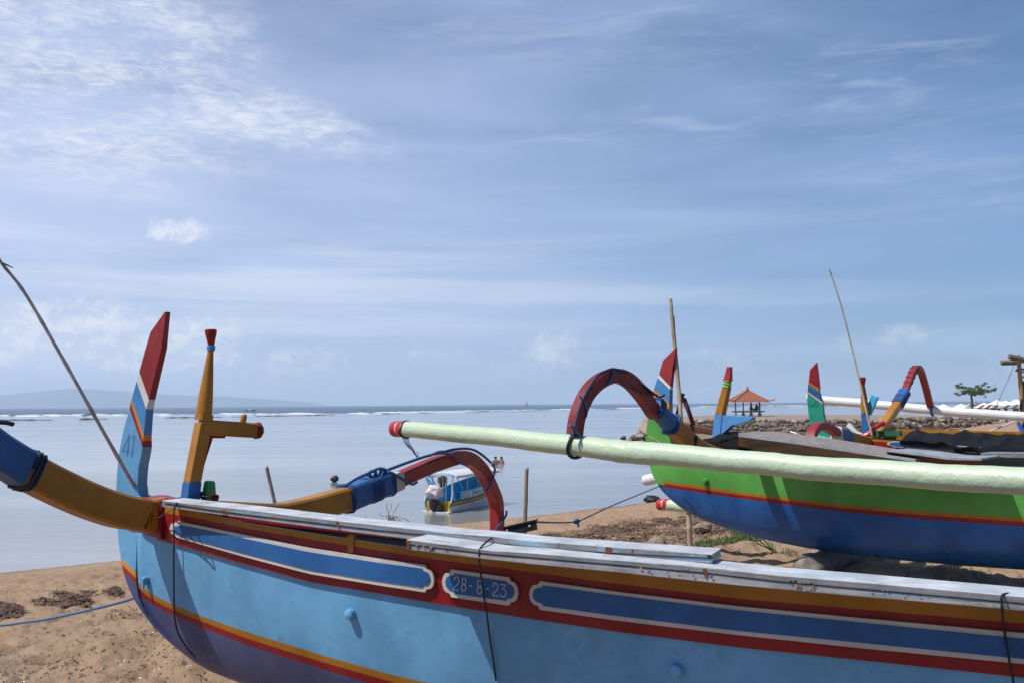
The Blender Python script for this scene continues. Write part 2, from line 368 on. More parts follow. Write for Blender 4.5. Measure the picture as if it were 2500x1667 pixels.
M['sand'] = material('beach_sand', sand_fn)
def lagoon_fn(t, b):
    c = obj_coord(t); n1 = t.noise(t.mapping(c, (.012, .06, 1), (0, 0, R_(6))), 1, 6, .6, .5); n2 = t.noise(t.mapping(c, (.16, .5, 1), (0, 0, R_(4))), 1, 5, .6)
    n3 = t.noise(t.mapping(c, (.9, 2.2, 1), (0, 0, R_(10))), 1, 4, .6)
    sp = t.node('ShaderNodeSeparateXYZ'); t.l.new(c, sp.inputs[0])
    near = t.ramp(sp.outputs[1], 45, 20, 0, 1)
    cc = t.mix(t.ramp(n1, .38, .62), (.19, .20, .20), (.36, .35, .33)); cc = t.mix(t.m('MULTIPLY', t.ramp(n2, .55, .75), .4), cc, (.12, .17, .19))
    cc = t.mix(t.m('MULTIPLY', near, .35), cc, (.34, .30, .25))
    t.put(b.inputs['Base Color'], cc); t.put(b.inputs['Roughness'], t.ramp(n1, .3, .7, .12, .04)); b.inputs['IOR'].default_value = 1.33
    bump(t, b, t.m('ADD', t.m('MULTIPLY', n2, .8), t.m('MULTIPLY', n3, .45)), .30, .06)
M['lagoon'] = material('lagoon_water', lagoon_fn)
def sea_fn(t, b):
    c = obj_coord(t); n1 = t.noise(t.mapping(c, (.02, .06, 1)), 1, 6, .65, .6); n2 = t.noise(t.mapping(c, (.0022, .006, 1)), 1, 4, .6)
    cc = t.mix(t.ramp(n1, .4, .65), (.060, .105, .17), (.10, .16, .235)); cc = t.mix(t.m('MULTIPLY', t.ramp(n2, .4, .7), .6), cc, (.075, .13, .20))
    t.put(b.inputs['Base Color'], cc); b.inputs['Roughness'].default_value = .55; b.inputs['IOR'].default_value = 1.2
    bump(t, b, n1, 1.0, 3.0)
M['sea'] = material('sea_water', sea_fn)
def flat(name, col, rough=.8, nz=8, var=.25, bs=.3, bd=.02):
    def fn(t, b):
        c = obj_coord(t); n = t.noise(c, nz, 5, .65)
        t.put(b.inputs['Base Color'], t.mix(t.ramp(n, .3, .7), tuple(x * (1 - var) for x in col), tuple(min(1, x * (1 + var)) for x in col)))
        b.inputs['Roughness'].default_value = rough; bump(t, b, n, bs, bd)
    return material(name, fn)
M['foam'] = flat('surf_foam', (.64, .68, .72), .9, .4); M['reef'] = flat('reef_rock', (.06, .055, .05), .9, .3); M['island'] = flat('far_hills', (.04, .06, .07), .95, .004)
M['weed'] = flat('dry_seaweed', (.125, .074, .050), .9, 22, .6); M['weed2'] = flat('pale_seaweed', (.20, .125, .085), .9, 30, .4); M['twig'] = flat('dry_twigs', (.22, .15, .10), .9, 30, .4)
M['grass'] = flat('beach_grass', (.10, .14, .045), .8, 12, .4); M['stone'] = flat('dark_stone', (.115, .095, .078), .9, 2.2, .5, .6, .08); M['stone2'] = flat('pale_stone', (.33, .26, .20), .9, 2.2, .35, .6, .08)
M['earth'] = flat('packed_earth', (.27, .20, .15), .95, 1.2, .25); M['concrete'] = flat('old_concrete', (.24, .21, .18), .9, 2, .3); M['tile'] = flat('clay_tile', (.30, .095, .05), .8, 3.5, .3, .3, .03)
M['tile_ridge'] = flat('clay_ridge', (.40, .20, .13), .8, 4, .25); M['post_dark'] = flat('dark_post', (.05, .055, .06), .8); M['skin'] = flat('skin', (.26, .135, .085), .6, 10, .12); M['skin2'] = flat('fair_skin', (.42, .25, .17), .6, 10, .12)
M['hair'] = flat('dark_hair', (.012, .010, .010), .7); M['cloth_bk'] = flat('dark_cloth', (.02, .02, .025), .9, 20); M['cloth_gr'] = flat('grey_cloth', (.09, .09, .08), .9, 20); M['cloth_bl'] = flat('blue_cloth', (.06, .12, .22), .9, 20)
M['canvas'] = flat('white_canvas', (.78, .74, .68), .85, 2, .06, .15); M['leaf'] = flat('tree_leaf', (.075, .12, .030), .7, 1.5, .5); M['trunk'] = flat('tree_trunk', (.15, .12, .09), .9, 6)
M['metal'] = flat('pale_metal', (.55, .56, .58), .35, 20, .1, .05); M['gel'] = flat('white_gelcoat', (.68, .68, .66), .3, 2, .1, .05); M['gelblue'] = flat('cyan_gelcoat', (.09, .47, .76), .35, 2, .1, .05)
M['rag'] = flat('white_rag', (.58, .50, .52), .9, 9, .25, .8, .03); M['bag'] = flat('black_bag', (.010, .010, .012), .5, 6); M['buoy'] = flat('dark_buoy', (.04, .018, .02), .6, 6)
M['loungerwood'] = flat('lounger_wood', (.15, .06, .035), .8); M['dkgreen'] = paint('dark_green_paint', (.02, .12, .06), .4); M['rust'] = flat('rust', (.16, .05, .02), .9, 30)
def tarp_fn(t, b):
    c = obj_coord(t); n = t.noise(t.mapping(c, (1.5, 1.5, 6)), 2, 7, .7, .8); n2 = t.noise(c, 22, 5, .7)
    t.put(b.inputs['Base Color'], t.mix(t.ramp(n2, .55, .8), (.006, .006, .007), (.028, .028, .03))); b.inputs['Roughness'].default_value = .55; b.inputs['Specular IOR Level'].default_value = .2
    bump(t, b, n, 1.0, .12)
M['tarp'] = material('black_tarpaulin', tarp_fn)

# ---------------------------------------------------------------- noise on arrays
_PERM = rng.permutation(4096); _VAL = rng.random(4096)
def vnoise(x, y, seed=0):
    x = np.asarray(x, float); y = np.asarray(y, float); xi = np.floor(x).astype(int); yi = np.floor(y).astype(int)
    fx = x - xi; fy = y - yi; fx = fx * fx * (3 - 2 * fx); fy = fy * fy * (3 - 2 * fy)
    h = lambda a, b: _VAL[_PERM[(_PERM[(a + seed * 131) & 4095] + b) & 4095]]
    return (h(xi, yi) * (1 - fx) + h(xi + 1, yi) * fx) * (1 - fy) + (h(xi, yi + 1) * (1 - fx) + h(xi + 1, yi + 1) * fx) * fy
def fbm(x, y, oct=4, seed=0, g=.5):
    a = 1; s = 0; n = 0
    for k in range(oct): s = s + a * vnoise(x * 2 ** k + k * 17.3, y * 2 ** k + k * 9.1, seed + k); n += a; a *= g
    return s / n
WZ = -2.9                                                              # water level
SHORE = [(-160, -110), (-60, -18), (-24.0, 16.5), (-13.6, 26.3), (-11.1, 28.7), (-2.9, 35.5), (2.6, 41), (7, 45.5), (14, 58), (24, 76), (30, 104), (46, 113), (58, 136), (75, 168), (110, 195), (260, 330)]
def shore_dist(x, y):
    best = np.full(np.shape(x), 1e9); sign = np.ones(np.shape(x))
    for (ax, ay), (bx, by) in zip(SHORE[:-1], SHORE[1:]):
        dx, dy = bx - ax, by - ay; L2 = dx * dx + dy * dy
        t = np.clip(((x - ax) * dx + (y - ay) * dy) / L2, 0, 1)
        d = np.hypot(x - ax - t * dx, y - ay - t * dy); cr = dy * (x - ax) - dx * (y - ay)
        m = d < best; best = np.where(m, d, best); sign = np.where(m, np.sign(cr), sign)
    return best * sign
def terrain(x, y, micro=True):
    x = np.asarray(x, float); y = np.asarray(y, float); s = shore_dist(x, y)
    s = s + (fbm(x * .12, y * .12, 3, 3) - .5) * 1.6
    z = np.interp(s, [-60, -10, 0, 6, 14, 21, 26, 60], [-5.2, -3.7, WZ, -2.05, -1.02, -.22, 0.0, 0.12])
    gu = (x - 1.3) * .743 - (y - 9.0) * .669; gw = (x - 1.3) * .669 + (y - 9.0) * .743
    rmp = np.clip((gu - .3) / 1.5, 0, 1); z = z + .24 * rmp * rmp * (3 - 2 * rmp) * np.exp(-((gw - .15) / .95) ** 2) * np.clip((7.5 - gu) / 2, 0, 1)
    if micro:
        dry = np.clip(s / 6, 0.08, 1)
        u = x * .9 + y * .1
        lump = fbm(x * 2.1, y * 2.1, 3, 11) - .5; l2 = fbm(x * 6.3, y * 6.3, 3, 23) - .5
        pits = np.clip(.36 - vnoise(x * 3.4, y * 3.4, 41), 0, 1) * .20 + np.clip(.3 - vnoise(x * 5.2, y * 5.2, 47), 0, 1) * .12
        z = z + dry * (lump * .14 + l2 * .085 + (fbm(x * 14, y * 14, 2, 61) - .5) * .022 - pits * 1.1)
    return z
def th(x, y, micro=True): return float(terrain(np.array([x]), np.array([y]), micro)[0])
def ground(px, py, micro=True):
    """where the line of sight through a pixel meets the sand"""
    v = ray(px, py); ds = np.concatenate([np.arange(2, 40, .1), np.arange(40, 260, .5)])
    X = CAM.x + v.x / v.y * ds; Z = CAM.z + v.z / v.y * ds; H = terrain(X, ds, False)
    i = int(np.argmax(Z < H)); d = ds[i]
    return Vector((CAM.x + v.x / v.y * d, d, th(CAM.x + v.x / v.y * d, d, micro)))
def np_mesh(name, V, Fq, mats, smooth=True, parent=None, midx=None):
    me = bpy.data.meshes.new(name); V = np.asarray(V, np.float32); Fq = np.asarray(Fq, np.int32); k = Fq.shape[1]
    me.vertices.add(len(V)); me.vertices.foreach_set('co', V.ravel()); me.loops.add(Fq.size); me.loops.foreach_set('vertex_index', Fq.ravel())
    me.polygons.add(len(Fq)); me.polygons.foreach_set('loop_start', np.arange(0, Fq.size, k, dtype=np.int32)); me.polygons.foreach_set('loop_total', np.full(len(Fq), k, np.int32))
    for m in (mats if isinstance(mats, (list, tuple)) else [mats]): me.materials.append(m)
    if midx is not None: me.polygons.foreach_set('material_index', np.asarray(midx, np.int32))
    me.polygons.foreach_set('use_smooth', np.full(len(Fq), smooth)); me.update(calc_edges=True); me.validate()
    o = bpy.data.objects.new(name, me); COL.objects.link(o)
    if parent is not None: o.parent = parent
    return o
def grid_faces(nr, nc):
    i = np.arange(nr - 1)[:, None] * nc + np.arange(nc - 1)[None]; return np.stack([i, i + 1, i + nc + 1, i + nc], -1).reshape(-1, 4)

# ---------------------------------------------------------------- the setting
def build_beach():
    az = np.concatenate([np.linspace(-170, -36, 60)[:-1], np.linspace(-36, 36, 820), np.linspace(36, 170, 60)[1:]]) * math.pi / 180
    r = np.concatenate([np.geomspace(.4, 4, 16)[:-1], np.geomspace(4, 36, 460), np.geomspace(36, 330, 90)[1:]])
    Rr, A = np.meshgrid(r, az, indexing='ij'); X = Rr * np.sin(A); Y = Rr * np.cos(A); Z = terrain(X, Y)
    o = np_mesh('beach_sand', np.stack([X, Y, Z], -1).reshape(-1, 3), grid_faces(len(r), len(az))[:, ::-1], M['sand']); tag(o, kind='structure')
    return o
build_beach()
SURF = [(-900, 21), (-300, 19), (0, 19), (400, 18.5), (900, 20), (1140, 16), (1400, 13.5), (1700, 10.5), (2060, 9), (2500, 8), (3300, 7)]
def hor(px): return 994.6 - px * 17 / 2290
def surf_pt(px, extra=0): 
    off = interp(SURF)(px) + extra; return P(px, hor(px) + off, 4.4 * F / off)
def build_water():
    pxs = np.concatenate([np.linspace(-2600, -100, 14), np.linspace(0, 2500, 40), np.linspace(2700, 5200, 14)])
    far = [surf_pt(p) for p in pxs]
    rows = []
    for k in (0.03, .08, .2, .45, .75, 1.0):
        rows.append([(f.x * k, f.y * k, WZ) for f in far])
    g = MB(); g.quad_grid(rows); o = g.build('lagoon_water', M['lagoon']); tag(o, kind='structure')
    rows = []
    for k in (0, .1, .3, .6, 1.0):
        row = []
        for f, p in zip(far, pxs):
            L = math.hypot(f.x, f.y); R = 13500; s = (L + (R - L) * k ** 2.5) / L; row.append((f.x * s, f.y * s, WZ))
        rows.append(row)
    g = MB(); g.quad_grid(rows); o = g.build('sea_water', M['sea']); tag(o, kind='structure')
build_water()
def build_surf():
    def line(name, tab, width, height, seed, x0, x1, thr, lab):
        f = interp(tab); V = []; Fq = []; pxs = np.arange(x0, x1, 2.0); nc = 7; prev = False
        for i, px in enumerate(pxs):
            off = f(px) + (fbm(np.array([px * .02]), np.array([seed * 3.1]), 3, seed)[0] - .5) * 1.6
            p = P(px, hor(px) + off, 4.4 * F / off); n = fbm(np.array([px * .018]), np.array([1.7]), 4, seed + 5)[0]; n2 = vnoise(np.array([px * .21]), np.array([.3]), seed + 9)[0]
            amp = max(0.0, (n - thr) / (1 - thr)) ; on = amp > 0.0
            for j in range(nc):
                t = j / (nc - 1) * 2 - 1; dd = t * width * (.4 + amp * 1.2) ; h = height * (.25 + 1.6 * amp) * (.6 + .8 * n2) * max(0, 1 - t * t) if on else 0
                V.append((p.x, p.y + dd, WZ + (.02 + h if on else -.4)))
        o = np_mesh(name, V, grid_faces(len(pxs), nc), M['foam'] if 'surf' in name else M['reef']); tag(o, kind='stuff'); o['label'] = lab
    line('surf', SURF, 9, .52, 3, -200, 2200, .36, 'white line of surf breaking along the reef edge')
    line('surf_swell', [(x, o_ + 2.6) for x, o_ in SURF[:6]] + [(1400, 15.5), (2500, 9.5)], 5, .32, 17, -200, 2200, .50, 'second lower line of surf in front of the reef break')
    line('reef', [(-300, 31), (0, 31), (330, 29), (700, 25), (1140, 18.5), (1700, 12.5), (2500, 9.6)], 3.5, .42, 29, -200, 2200, .47, 'dark line of exposed reef rock in front of the surf')
build_surf()
def build_island():
    tab = interp([(-900, 990), (-500, 983), (-200, 973), (0, 965), (90, 955), (150, 949.5), (200, 948.5), (300, 954), (370, 959), (450, 964), (560, 967), (650, 974), (750, 980), (790, 987), (812, 994)])
    D = 9000; V = []; pxs = np.linspace(-880, 812, 150); rows = []
    for k, dd in ((0, -900), (.45, -420), (.8, -150), (1.0, 0), (.7, 500), (0, 1500)):
        row = []
        for px in pxs:
            h = (hor(px) - tab(px)) / F * D + 4; h = max(h, 0) * k * (1 + .10 * (vnoise(np.array([px * .02]), np.array([k * 5]), 3)[0] - .5) * (k < 1))
            row.append((P(px, 900, D).x * (D + dd) / D, D + dd, WZ + h - (.5 if k == 0 else 0)))
        rows.append(row)
    g = MB(); g.quad_grid(rows); o = g.build('island_hills', M['island'], smooth=True, shade_angle=60); tag(o, kind='structure')
build_island()
def build_haze():
    g = MB(); g.box((0, 5200, 97), (14500, 0, 0), (0, 9300, 0), (0, 0, 105)); o = g.build('haze', MATS.get('haze') or haze_mat()); tag(o, kind='stuff'); o['label'] = 'pale sea haze that fades the far island'
def haze_mat():
    m = bpy.data.materials.new('haze'); m.use_nodes = True; t = NT(m.node_tree); t.n.clear()
    v = t.node('ShaderNodeVolumePrincipled'); v.inputs['Color'].default_value = (.76, .88, 1, 1); v.inputs['Density'].default_value = HAZE_D; v.inputs['Anisotropy'].default_value = .1
    o = t.node('ShaderNodeOutputMaterial'); t.l.new(v.outputs[0], o.inputs['Volume']); return m
HAZE_D = 1.8e-4
build_haze()

# ---------------------------------------------------------------- headland of rough stone with the pavilion
def stone_meshes(mats, n=5, name='stone'):
    out = []
    for k in range(n):
        bm = bmesh.new(); bmesh.ops.create_cube(bm, size=1); bmesh.ops.subdivide_edges(bm, edges=bm.edges, cuts=1, use_grid_fill=True)
        for v in bm.verts:
            v.co = v.co.normalized() * .62 * (1 + random.uniform(-.22, .18)) ; v.co.x *= 1.1; v.co.z *= .78
        me = bpy.data.meshes.new(name); bm.to_mesh(me); bm.free(); me.materials.append(mats[k % len(mats)]); out.append(me)
    return out
def put_stone(meshes, p, s, parent, org, name='stone'):
    o = bpy.data.objects.new(name, random.choice(meshes)); COL.objects.link(o); o.parent = parent; o.location = Vector(p) - Vector(org)
    o.rotation_euler = (random.uniform(-.4, .4), random.uniform(-.4, .4), random.uniform(0, 6.28)); o.scale = (s * random.uniform(.85, 1.3), s * random.uniform(.85, 1.2), s * random.uniform(.7, 1.0)); return o
def build_headland():
    A, B, T = (17.6, 95.0), (30.5, 87.0), (13.8, 114.0)
    org = Vector((24, 95, -2.9)); root = thing('stone_groyne', org, 'rough stone breakwater wall running out into the lagoon below the tiled pavilion', 'breakwater')
    poly = [(14.0, 113), (17.2, 97), (18.2, 95.6), (30.5, 88), (45, 95), (50, 124), (30, 136), (16, 120)]
    g = MB(); top = [(x, y, -.22 if i not in (0,) else -2.2) for i, (x, y) in enumerate(poly)]
    bot = [(x + (x - 30) * .04, y - 1.0 if y < 110 else y + 1, -4.2) for x, y in poly]
    g.quad_grid([top, bot], closed=True); g.ngon(top); g.build('core', M['earth'], root)
    dk = stone_meshes([M['stone'], M['stone'], flat('mid_stone', (.17, .135, .105), .9, 2, .4, .6, .08)], 6); pale = stone_meshes([M['stone2'], flat('mid_stone', (.17, .135, .105), .9, 2, .4, .6, .08)], 4)
    n = 0
    for r in range(7):
        z = -.28 - r * .36; cnt = 34
        for i in range(cnt):
            t = (i + random.uniform(-.35, .35) + (r % 2) * .5) / cnt; x = A[0] + (B[0] - A[0]) * t; y = A[1] + (B[1] - A[1]) * t - .3 - r * .16
            put_stone(pale if (r < 1 and random.random() < .5) or random.random() < .07 else dk, (x, y, z + random.uniform(-.08, .08)), random.choice([random.uniform(.34, .5), random.uniform(.45, .72)]), root, org); n += 1
    for i in range(54):
        t = random.random(); x = 17.6 + (13.6 - 17.6) * t; y = 95.5 + (114 - 95.5) * t; zt = -.4 - 2.0 * t ** .8
        put_stone(dk if random.random() < .6 else pale, (x + random.uniform(-.8, .6), y + random.uniform(-1, 1), random.uniform(max(-3, zt - 1.4), zt)), random.uniform(.45, .75), root, org)
    root2 = thing('rock_bank', (35, 100, -.6), 'scattered bank of pale rocks at the top of the sand right of the breakwater', 'rocks'); org2 = root2.location
    for i in range(170):
        px = random.uniform(2080, 2360); py = 1022 - (px - 2080) * .035 + random.uniform(-7, 7)
        p = P(px, py, 0.0 + 100)
        q_ = random.random(); x_ = 30.8 + 15.5 * q_ + random.uniform(-.5, .5); y_ = 87.2 + 7.4 * q_; k_ = random.random(); p = Vector((x_, y_ - .2 - 1.0 * k_, -.12 - .75 * k_))
        put_stone(pale if random.random() < .45 else dk, p, random.uniform(.3, .62), root2, org2, 'rock')
    # low wall on the seaward side of the headland
    g = MB(); a = P(1860, 1021, 127); b = P(2125, 1018, 127); d = (b - a); g.box((a + b) / 2 + Vector((0, 0, .02)), d / 2, Vector((0, .3, 0)), Vector((0, 0, .19)))
    w = g.build('sea_wall', M['concrete']); tag(w, 'low dark sea wall along the far edge of the headland behind the green fin', 'wall')
build_headland()

def build_pavilion():
    D = 122; mid = P(1826, 1023, D); k = D / F; Z0 = mid.z
    root = thing('pavilion', mid, 'open sided pavilion with a red clay tile roof on the stone headland', 'pavilion')
    def B(x0, x1, y0, y1, z0, z1, name, mat, taper=1): 
        g = MB(); g.box((mid.x + (x0 + x1) / 2, mid.y + (y0 + y1) / 2, Z0 + (z0 + z1) / 2), ((x1 - x0) / 2, 0, 0), (0, (y1 - y0) / 2, 0), (0, 0, (z1 - z0) / 2), 0, taper); return g.build(name, mat, root)
    B(-1.5, 2.0, -1.6, 1.6, 0, .38, 'base', M['concrete']); B(-2.1, -1.4, -1.2, 1.2, 0.0, .12, 'step', M['concrete'])
    B(-1.65, 1.75, -1.45, 1.45, .90, 1.04, 'deck', M['post_dark'])
    for x in (-1.5, -.55, .42, 1.48):
        for y in (-1.3, 1.3):
            xo = .30 if y > 0 else -.30; x_ = x + xo
            B(x_ - .06, x_ + .06, y - .06, y + .06, 1.04, 2.15, 'post', M['post_dark']); B(x_ - .22, x_ + .22, y - .2, y + .2, .38, .90, 'pedestal', M['concrete'], .4)
    ze, za, h = 2.12, 3.60, 2.42
    rows = []; NC = 13
    for c in range(NC + 1):
        t = c / NC; r = h * (1 - t) ** 1.0 + .05; z = ze + (za - ze) * (t ** 1.18)
        for dz, rr in ((0, r), (.05, r - .03)):
            ring = []
            for i, (sx, sy) in enumerate(((-1, -1), (1, -1), (1, 1), (-1, 1))):
                ring.append((mid.x + sx * rr * .98, mid.y + sy * rr * .86, Z0 + z + dz))
            rows.append(ring)
    g = MB(); g.quad_grid(rows, closed=True); g.ngon(rows[0]); rf = g.build('roof', M['tile'], root)
    for sx, sy in ((-1, -1), (1, -1), (1, 1), (-1, 1)):
        g = MB(); pts = [Vector((mid.x + sx * ((h + .06) * (1 - t) + .05) * .98, mid.y + sy * ((h + .06) * (1 - t) + .05) * .86, Z0 + ze + (za - ze) * t ** 1.18 + .07 + (.16 * max(0, 1 - t * 9)))) for t in np.linspace(0, 1, 12)]
        g.tube(pts, .075, 6); g.build('ridge', M['tile_ridge'], rf)
        g = MB(); p = pts[0]; g.tube([p, p + Vector((sx * .22, sy * .1, .07)), p + Vector((sx * .42, sy * .16, .22))], [.10, .08, .02], 6); g.build('corner_ornament', M['tile_ridge'], rf)
    g = MB(); b = Vector((mid.x, mid.y, Z0 + za - .05)); g.lathe(b, b + Vector((0, 0, .62)), [(0, .24), (.15, .26), (.2, .13), (.35, .18), (.5, .19), (.6, .10), (.8, .09), (1, .015)], 8); g.build('finial', M['tile_ridge'], rf)
    return mid, Z0
PAV, PAVZ = build_pavilion()

# ---------------------------------------------------------------- people (one skinned body each)
def person(loc, yaw, joints, edges, rad, skin, clothes, label, hair=M['hair'], group=None, hair_at='head', lean=0):
    root = thing('person', loc, label, 'person', group); root.rotation_euler = (0, 0, yaw)
    names = list(joints); me = bpy.data.meshes.new('body'); me.from_pydata([joints[n] for n in names], [(names.index(a), names.index(b)) for a, b in edges], [])
    o = bpy.data.objects.new('body', me); COL.objects.link(o); o.parent = root; me.materials.append(skin)
    o.modifiers.new('skin', 'SKIN'); sv = me.skin_vertices[0].data
    for i, n in enumerate(names): r = rad[n]; sv[i].radius = (r, r) if not isinstance(r, tuple) else r
    sv[names.index('pelvis')].use_root = True
    s = o.modifiers.new('sub', 'SUBSURF'); s.levels = 1; s.render_levels = 2
    h = Vector(joints[hair_at]); g = MB(); g.lathe(h + Vector((0, 0.015, -.04)), h + Vector((0, .02, .135)), [(0, .085), (.3, .108), (.65, .098), (.9, .055), (1, .01)], 12)
    x = g.build('hair', hair, None, smooth=True); x.parent = root
    for nm, mat, segs in clothes:
        g = MB()
        for a, b, ra, rb in segs:
            A, Bv = Vector(joints[a]), Vector(joints[b]); g.tube([A, A.lerp(Bv, .5), Bv], [ra, (ra + rb) / 2, rb], 10)
        x = g.build(nm, mat, None, smooth=True); x.parent = root
    # face: nose and ears so that the head reads as one
    g = MB(); g.tube([h + Vector((0, -.085, .02)), h + Vector((0, -.115, -.01))], [.008, .018], 6)
    for s_ in (-1, 1): g.tube([h + Vector((s_ * .08, 0, .02)), h + Vector((s_ * .095, .01, -.01))], [.018, .015], 6)
    x = g.build('face', skin, None, smooth=True); x.parent = root
    return root
ED = [('pelvis', 'waist'), ('waist', 'chest'), ('chest', 'neck'), ('neck', 'head'), ('head', 'crown'), ('chest', 'shL'), ('shL', 'elL'), ('elL', 'haL'), ('haL', 'fiL'), ('chest', 'shR'), ('shR', 'elR'), ('elR', 'haR'), ('haR', 'fiR'),
      ('pelvis', 'hipL'), ('hipL', 'knL'), ('knL', 'anL'), ('anL', 'toL'), ('pelvis', 'hipR'), ('hipR', 'knR'), ('knR', 'anR'), ('anR', 'toR')]
RAD = dict(pelvis=(.14, .11), waist=(.13, .10), chest=(.16, .11), neck=.055, head=(.085, .1), crown=.07, shL=.06, elL=.045, haL=.034, fiL=.025, shR=.06, elR=.045, haR=.034, fiR=.025,
           hipL=.095, knL=.065, anL=.042, toL=.04, hipR=.095, knR=.065, anR=.042, toR=.04)
def stand(H=1.68, arms='down'):
    k = H / 1.75
    J = dict(pelvis=(0, 0, .95), waist=(0, 0, 1.1), chest=(0, 0, 1.34), neck=(0, 0, 1.50), head=(0, -.01, 1.61), crown=(0, 0, 1.69), hipL=(-.1, 0, .88), knL=(-.11, -.01, .48), anL=(-.11, .02, .08), toL=(-.12, -.16, .03),
             hipR=(.1, 0, .88), knR=(.11, -.01, .48), anR=(.11, .02, .08), toR=(.12, -.16, .03), shL=(-.2, 0, 1.42), shR=(.2, 0, 1.42))
    if arms == 'down': J.update(elL=(-.26, .02, 1.13), haL=(-.25, -.06, .89), fiL=(-.24, -.09, .79), elR=(.26, .02, 1.13), haR=(.25, -.06, .89), fiR=(.24, -.09, .79))
    elif arms == 'fold': J.update(elL=(-.25, -.02, 1.14), haL=(-.10, -.18, 1.24), fiL=(-.02, -.2, 1.27), elR=(.25, -.02, 1.14), haR=(.10, -.18, 1.22), fiR=(.02, -.2, 1.25))
    elif arms == 'reach': J.update(elL=(-.30, -.12, 1.16), haL=(-.36, -.32, 1.02), fiL=(-.38, -.40, 1.0), elR=(.25, .02, 1.13), haR=(.22, -.08, .90), fiR=(.2, -.1, .8))
    return {n: tuple(c * k for c in v) for n, v in J.items()}
def sit():
    J = stand(); J.update(pelvis=(0, 0, .12), waist=(0, .0, .28), chest=(0, -.05, .52), neck=(0, -.08, .68), head=(0, -.11, .79), crown=(0, -.10, .87), shL=(-.2, -.05, .60), shR=(.2, -.05, .60), elL=(-.25, -.14, .36), haL=(-.12, -.36, .30), fiL=(-.06, -.42, .3),
             elR=(.25, -.14, .36), haR=(.12, -.36, .30), fiR=(.06, -.42, .3), hipL=(-.1, -.05, .12), knL=(-.26, -.40, .20), anL=(-.02, -.50, .06), toL=(.10, -.52, .05), hipR=(.1, -.05, .12), knR=(.26, -.40, .20), anR=(.02, -.42, .06), toR=(-.10, -.46, .05)); return J
SH = [('shorts', M['cloth_bl'], [('waist', 'pelvis', .12, .165), ('hipL', 'knL', .11, .09), ('hipR', 'knR', .11, .09)])]
def water_person(px, py, sink, H, yaw, arms, skin, clothes, label):
    p = ZP(px, py, WZ); return person((p.x, p.y, WZ - sink), yaw, stand(H, arms), ED, RAD, skin, clothes, label)
water_person(1203, 1133, 1.02, 1.2, .5, 'down', M['skin2'], [('swimsuit', M['cloth_gr'], [('pelvis', 'chest', .16, .15)])], 'child standing in the lagoon close against a taller bather')
water_person(1210, 1134, .98, 1.6, .0, 'fold', M['skin'], SH, 'tall bather with folded arms in the lagoon, between two others')
water_person(1224.5, 1130, .95, 1.45, 2.6, 'down', M['skin'], SH, 'bather standing alone in the lagoon at the right of the group')
water_person(1080, 1192, .80, 1.72, .6, 'reach', M['skin'], [('tee_shirt', M['cloth_gr'], [('waist', 'neck', .155, .10), ('shL', 'elL', .08, .065), ('shR', 'elR', .08, .065)]), ('trousers', M['cloth_bk'], [('waist', 'pelvis', .135, .17), ('hipL', 'knL', .12, .10), ('hipR', 'knR', .12, .10)])],
             'person in dark trousers wading in the lagoon behind the white canopied boat')
DK = [('clothing', M['cloth_bk'], [('pelvis', 'chest', .17, .17), ('chest', 'neck', .17, .07), ('shL', 'elL', .08, .06), ('shR', 'elR', .08, .06), ('hipL', 'knL', .11, .09), ('hipR', 'knR', .11, .09)])]
person((PAV.x + .28, PAV.y - .4, PAVZ + 1.04), 1.2, sit(), ED, RAD, M['skin'], DK, 'seated figure in dark clothes on the pavilion deck, the left one of two')
person((PAV.x + 1.15, PAV.y - .2, PAVZ + 1.04), -1.3, sit(), ED, RAD, M['skin'], DK, 'seated figure in dark clothes leaning on the pavilion deck, the right one of two')

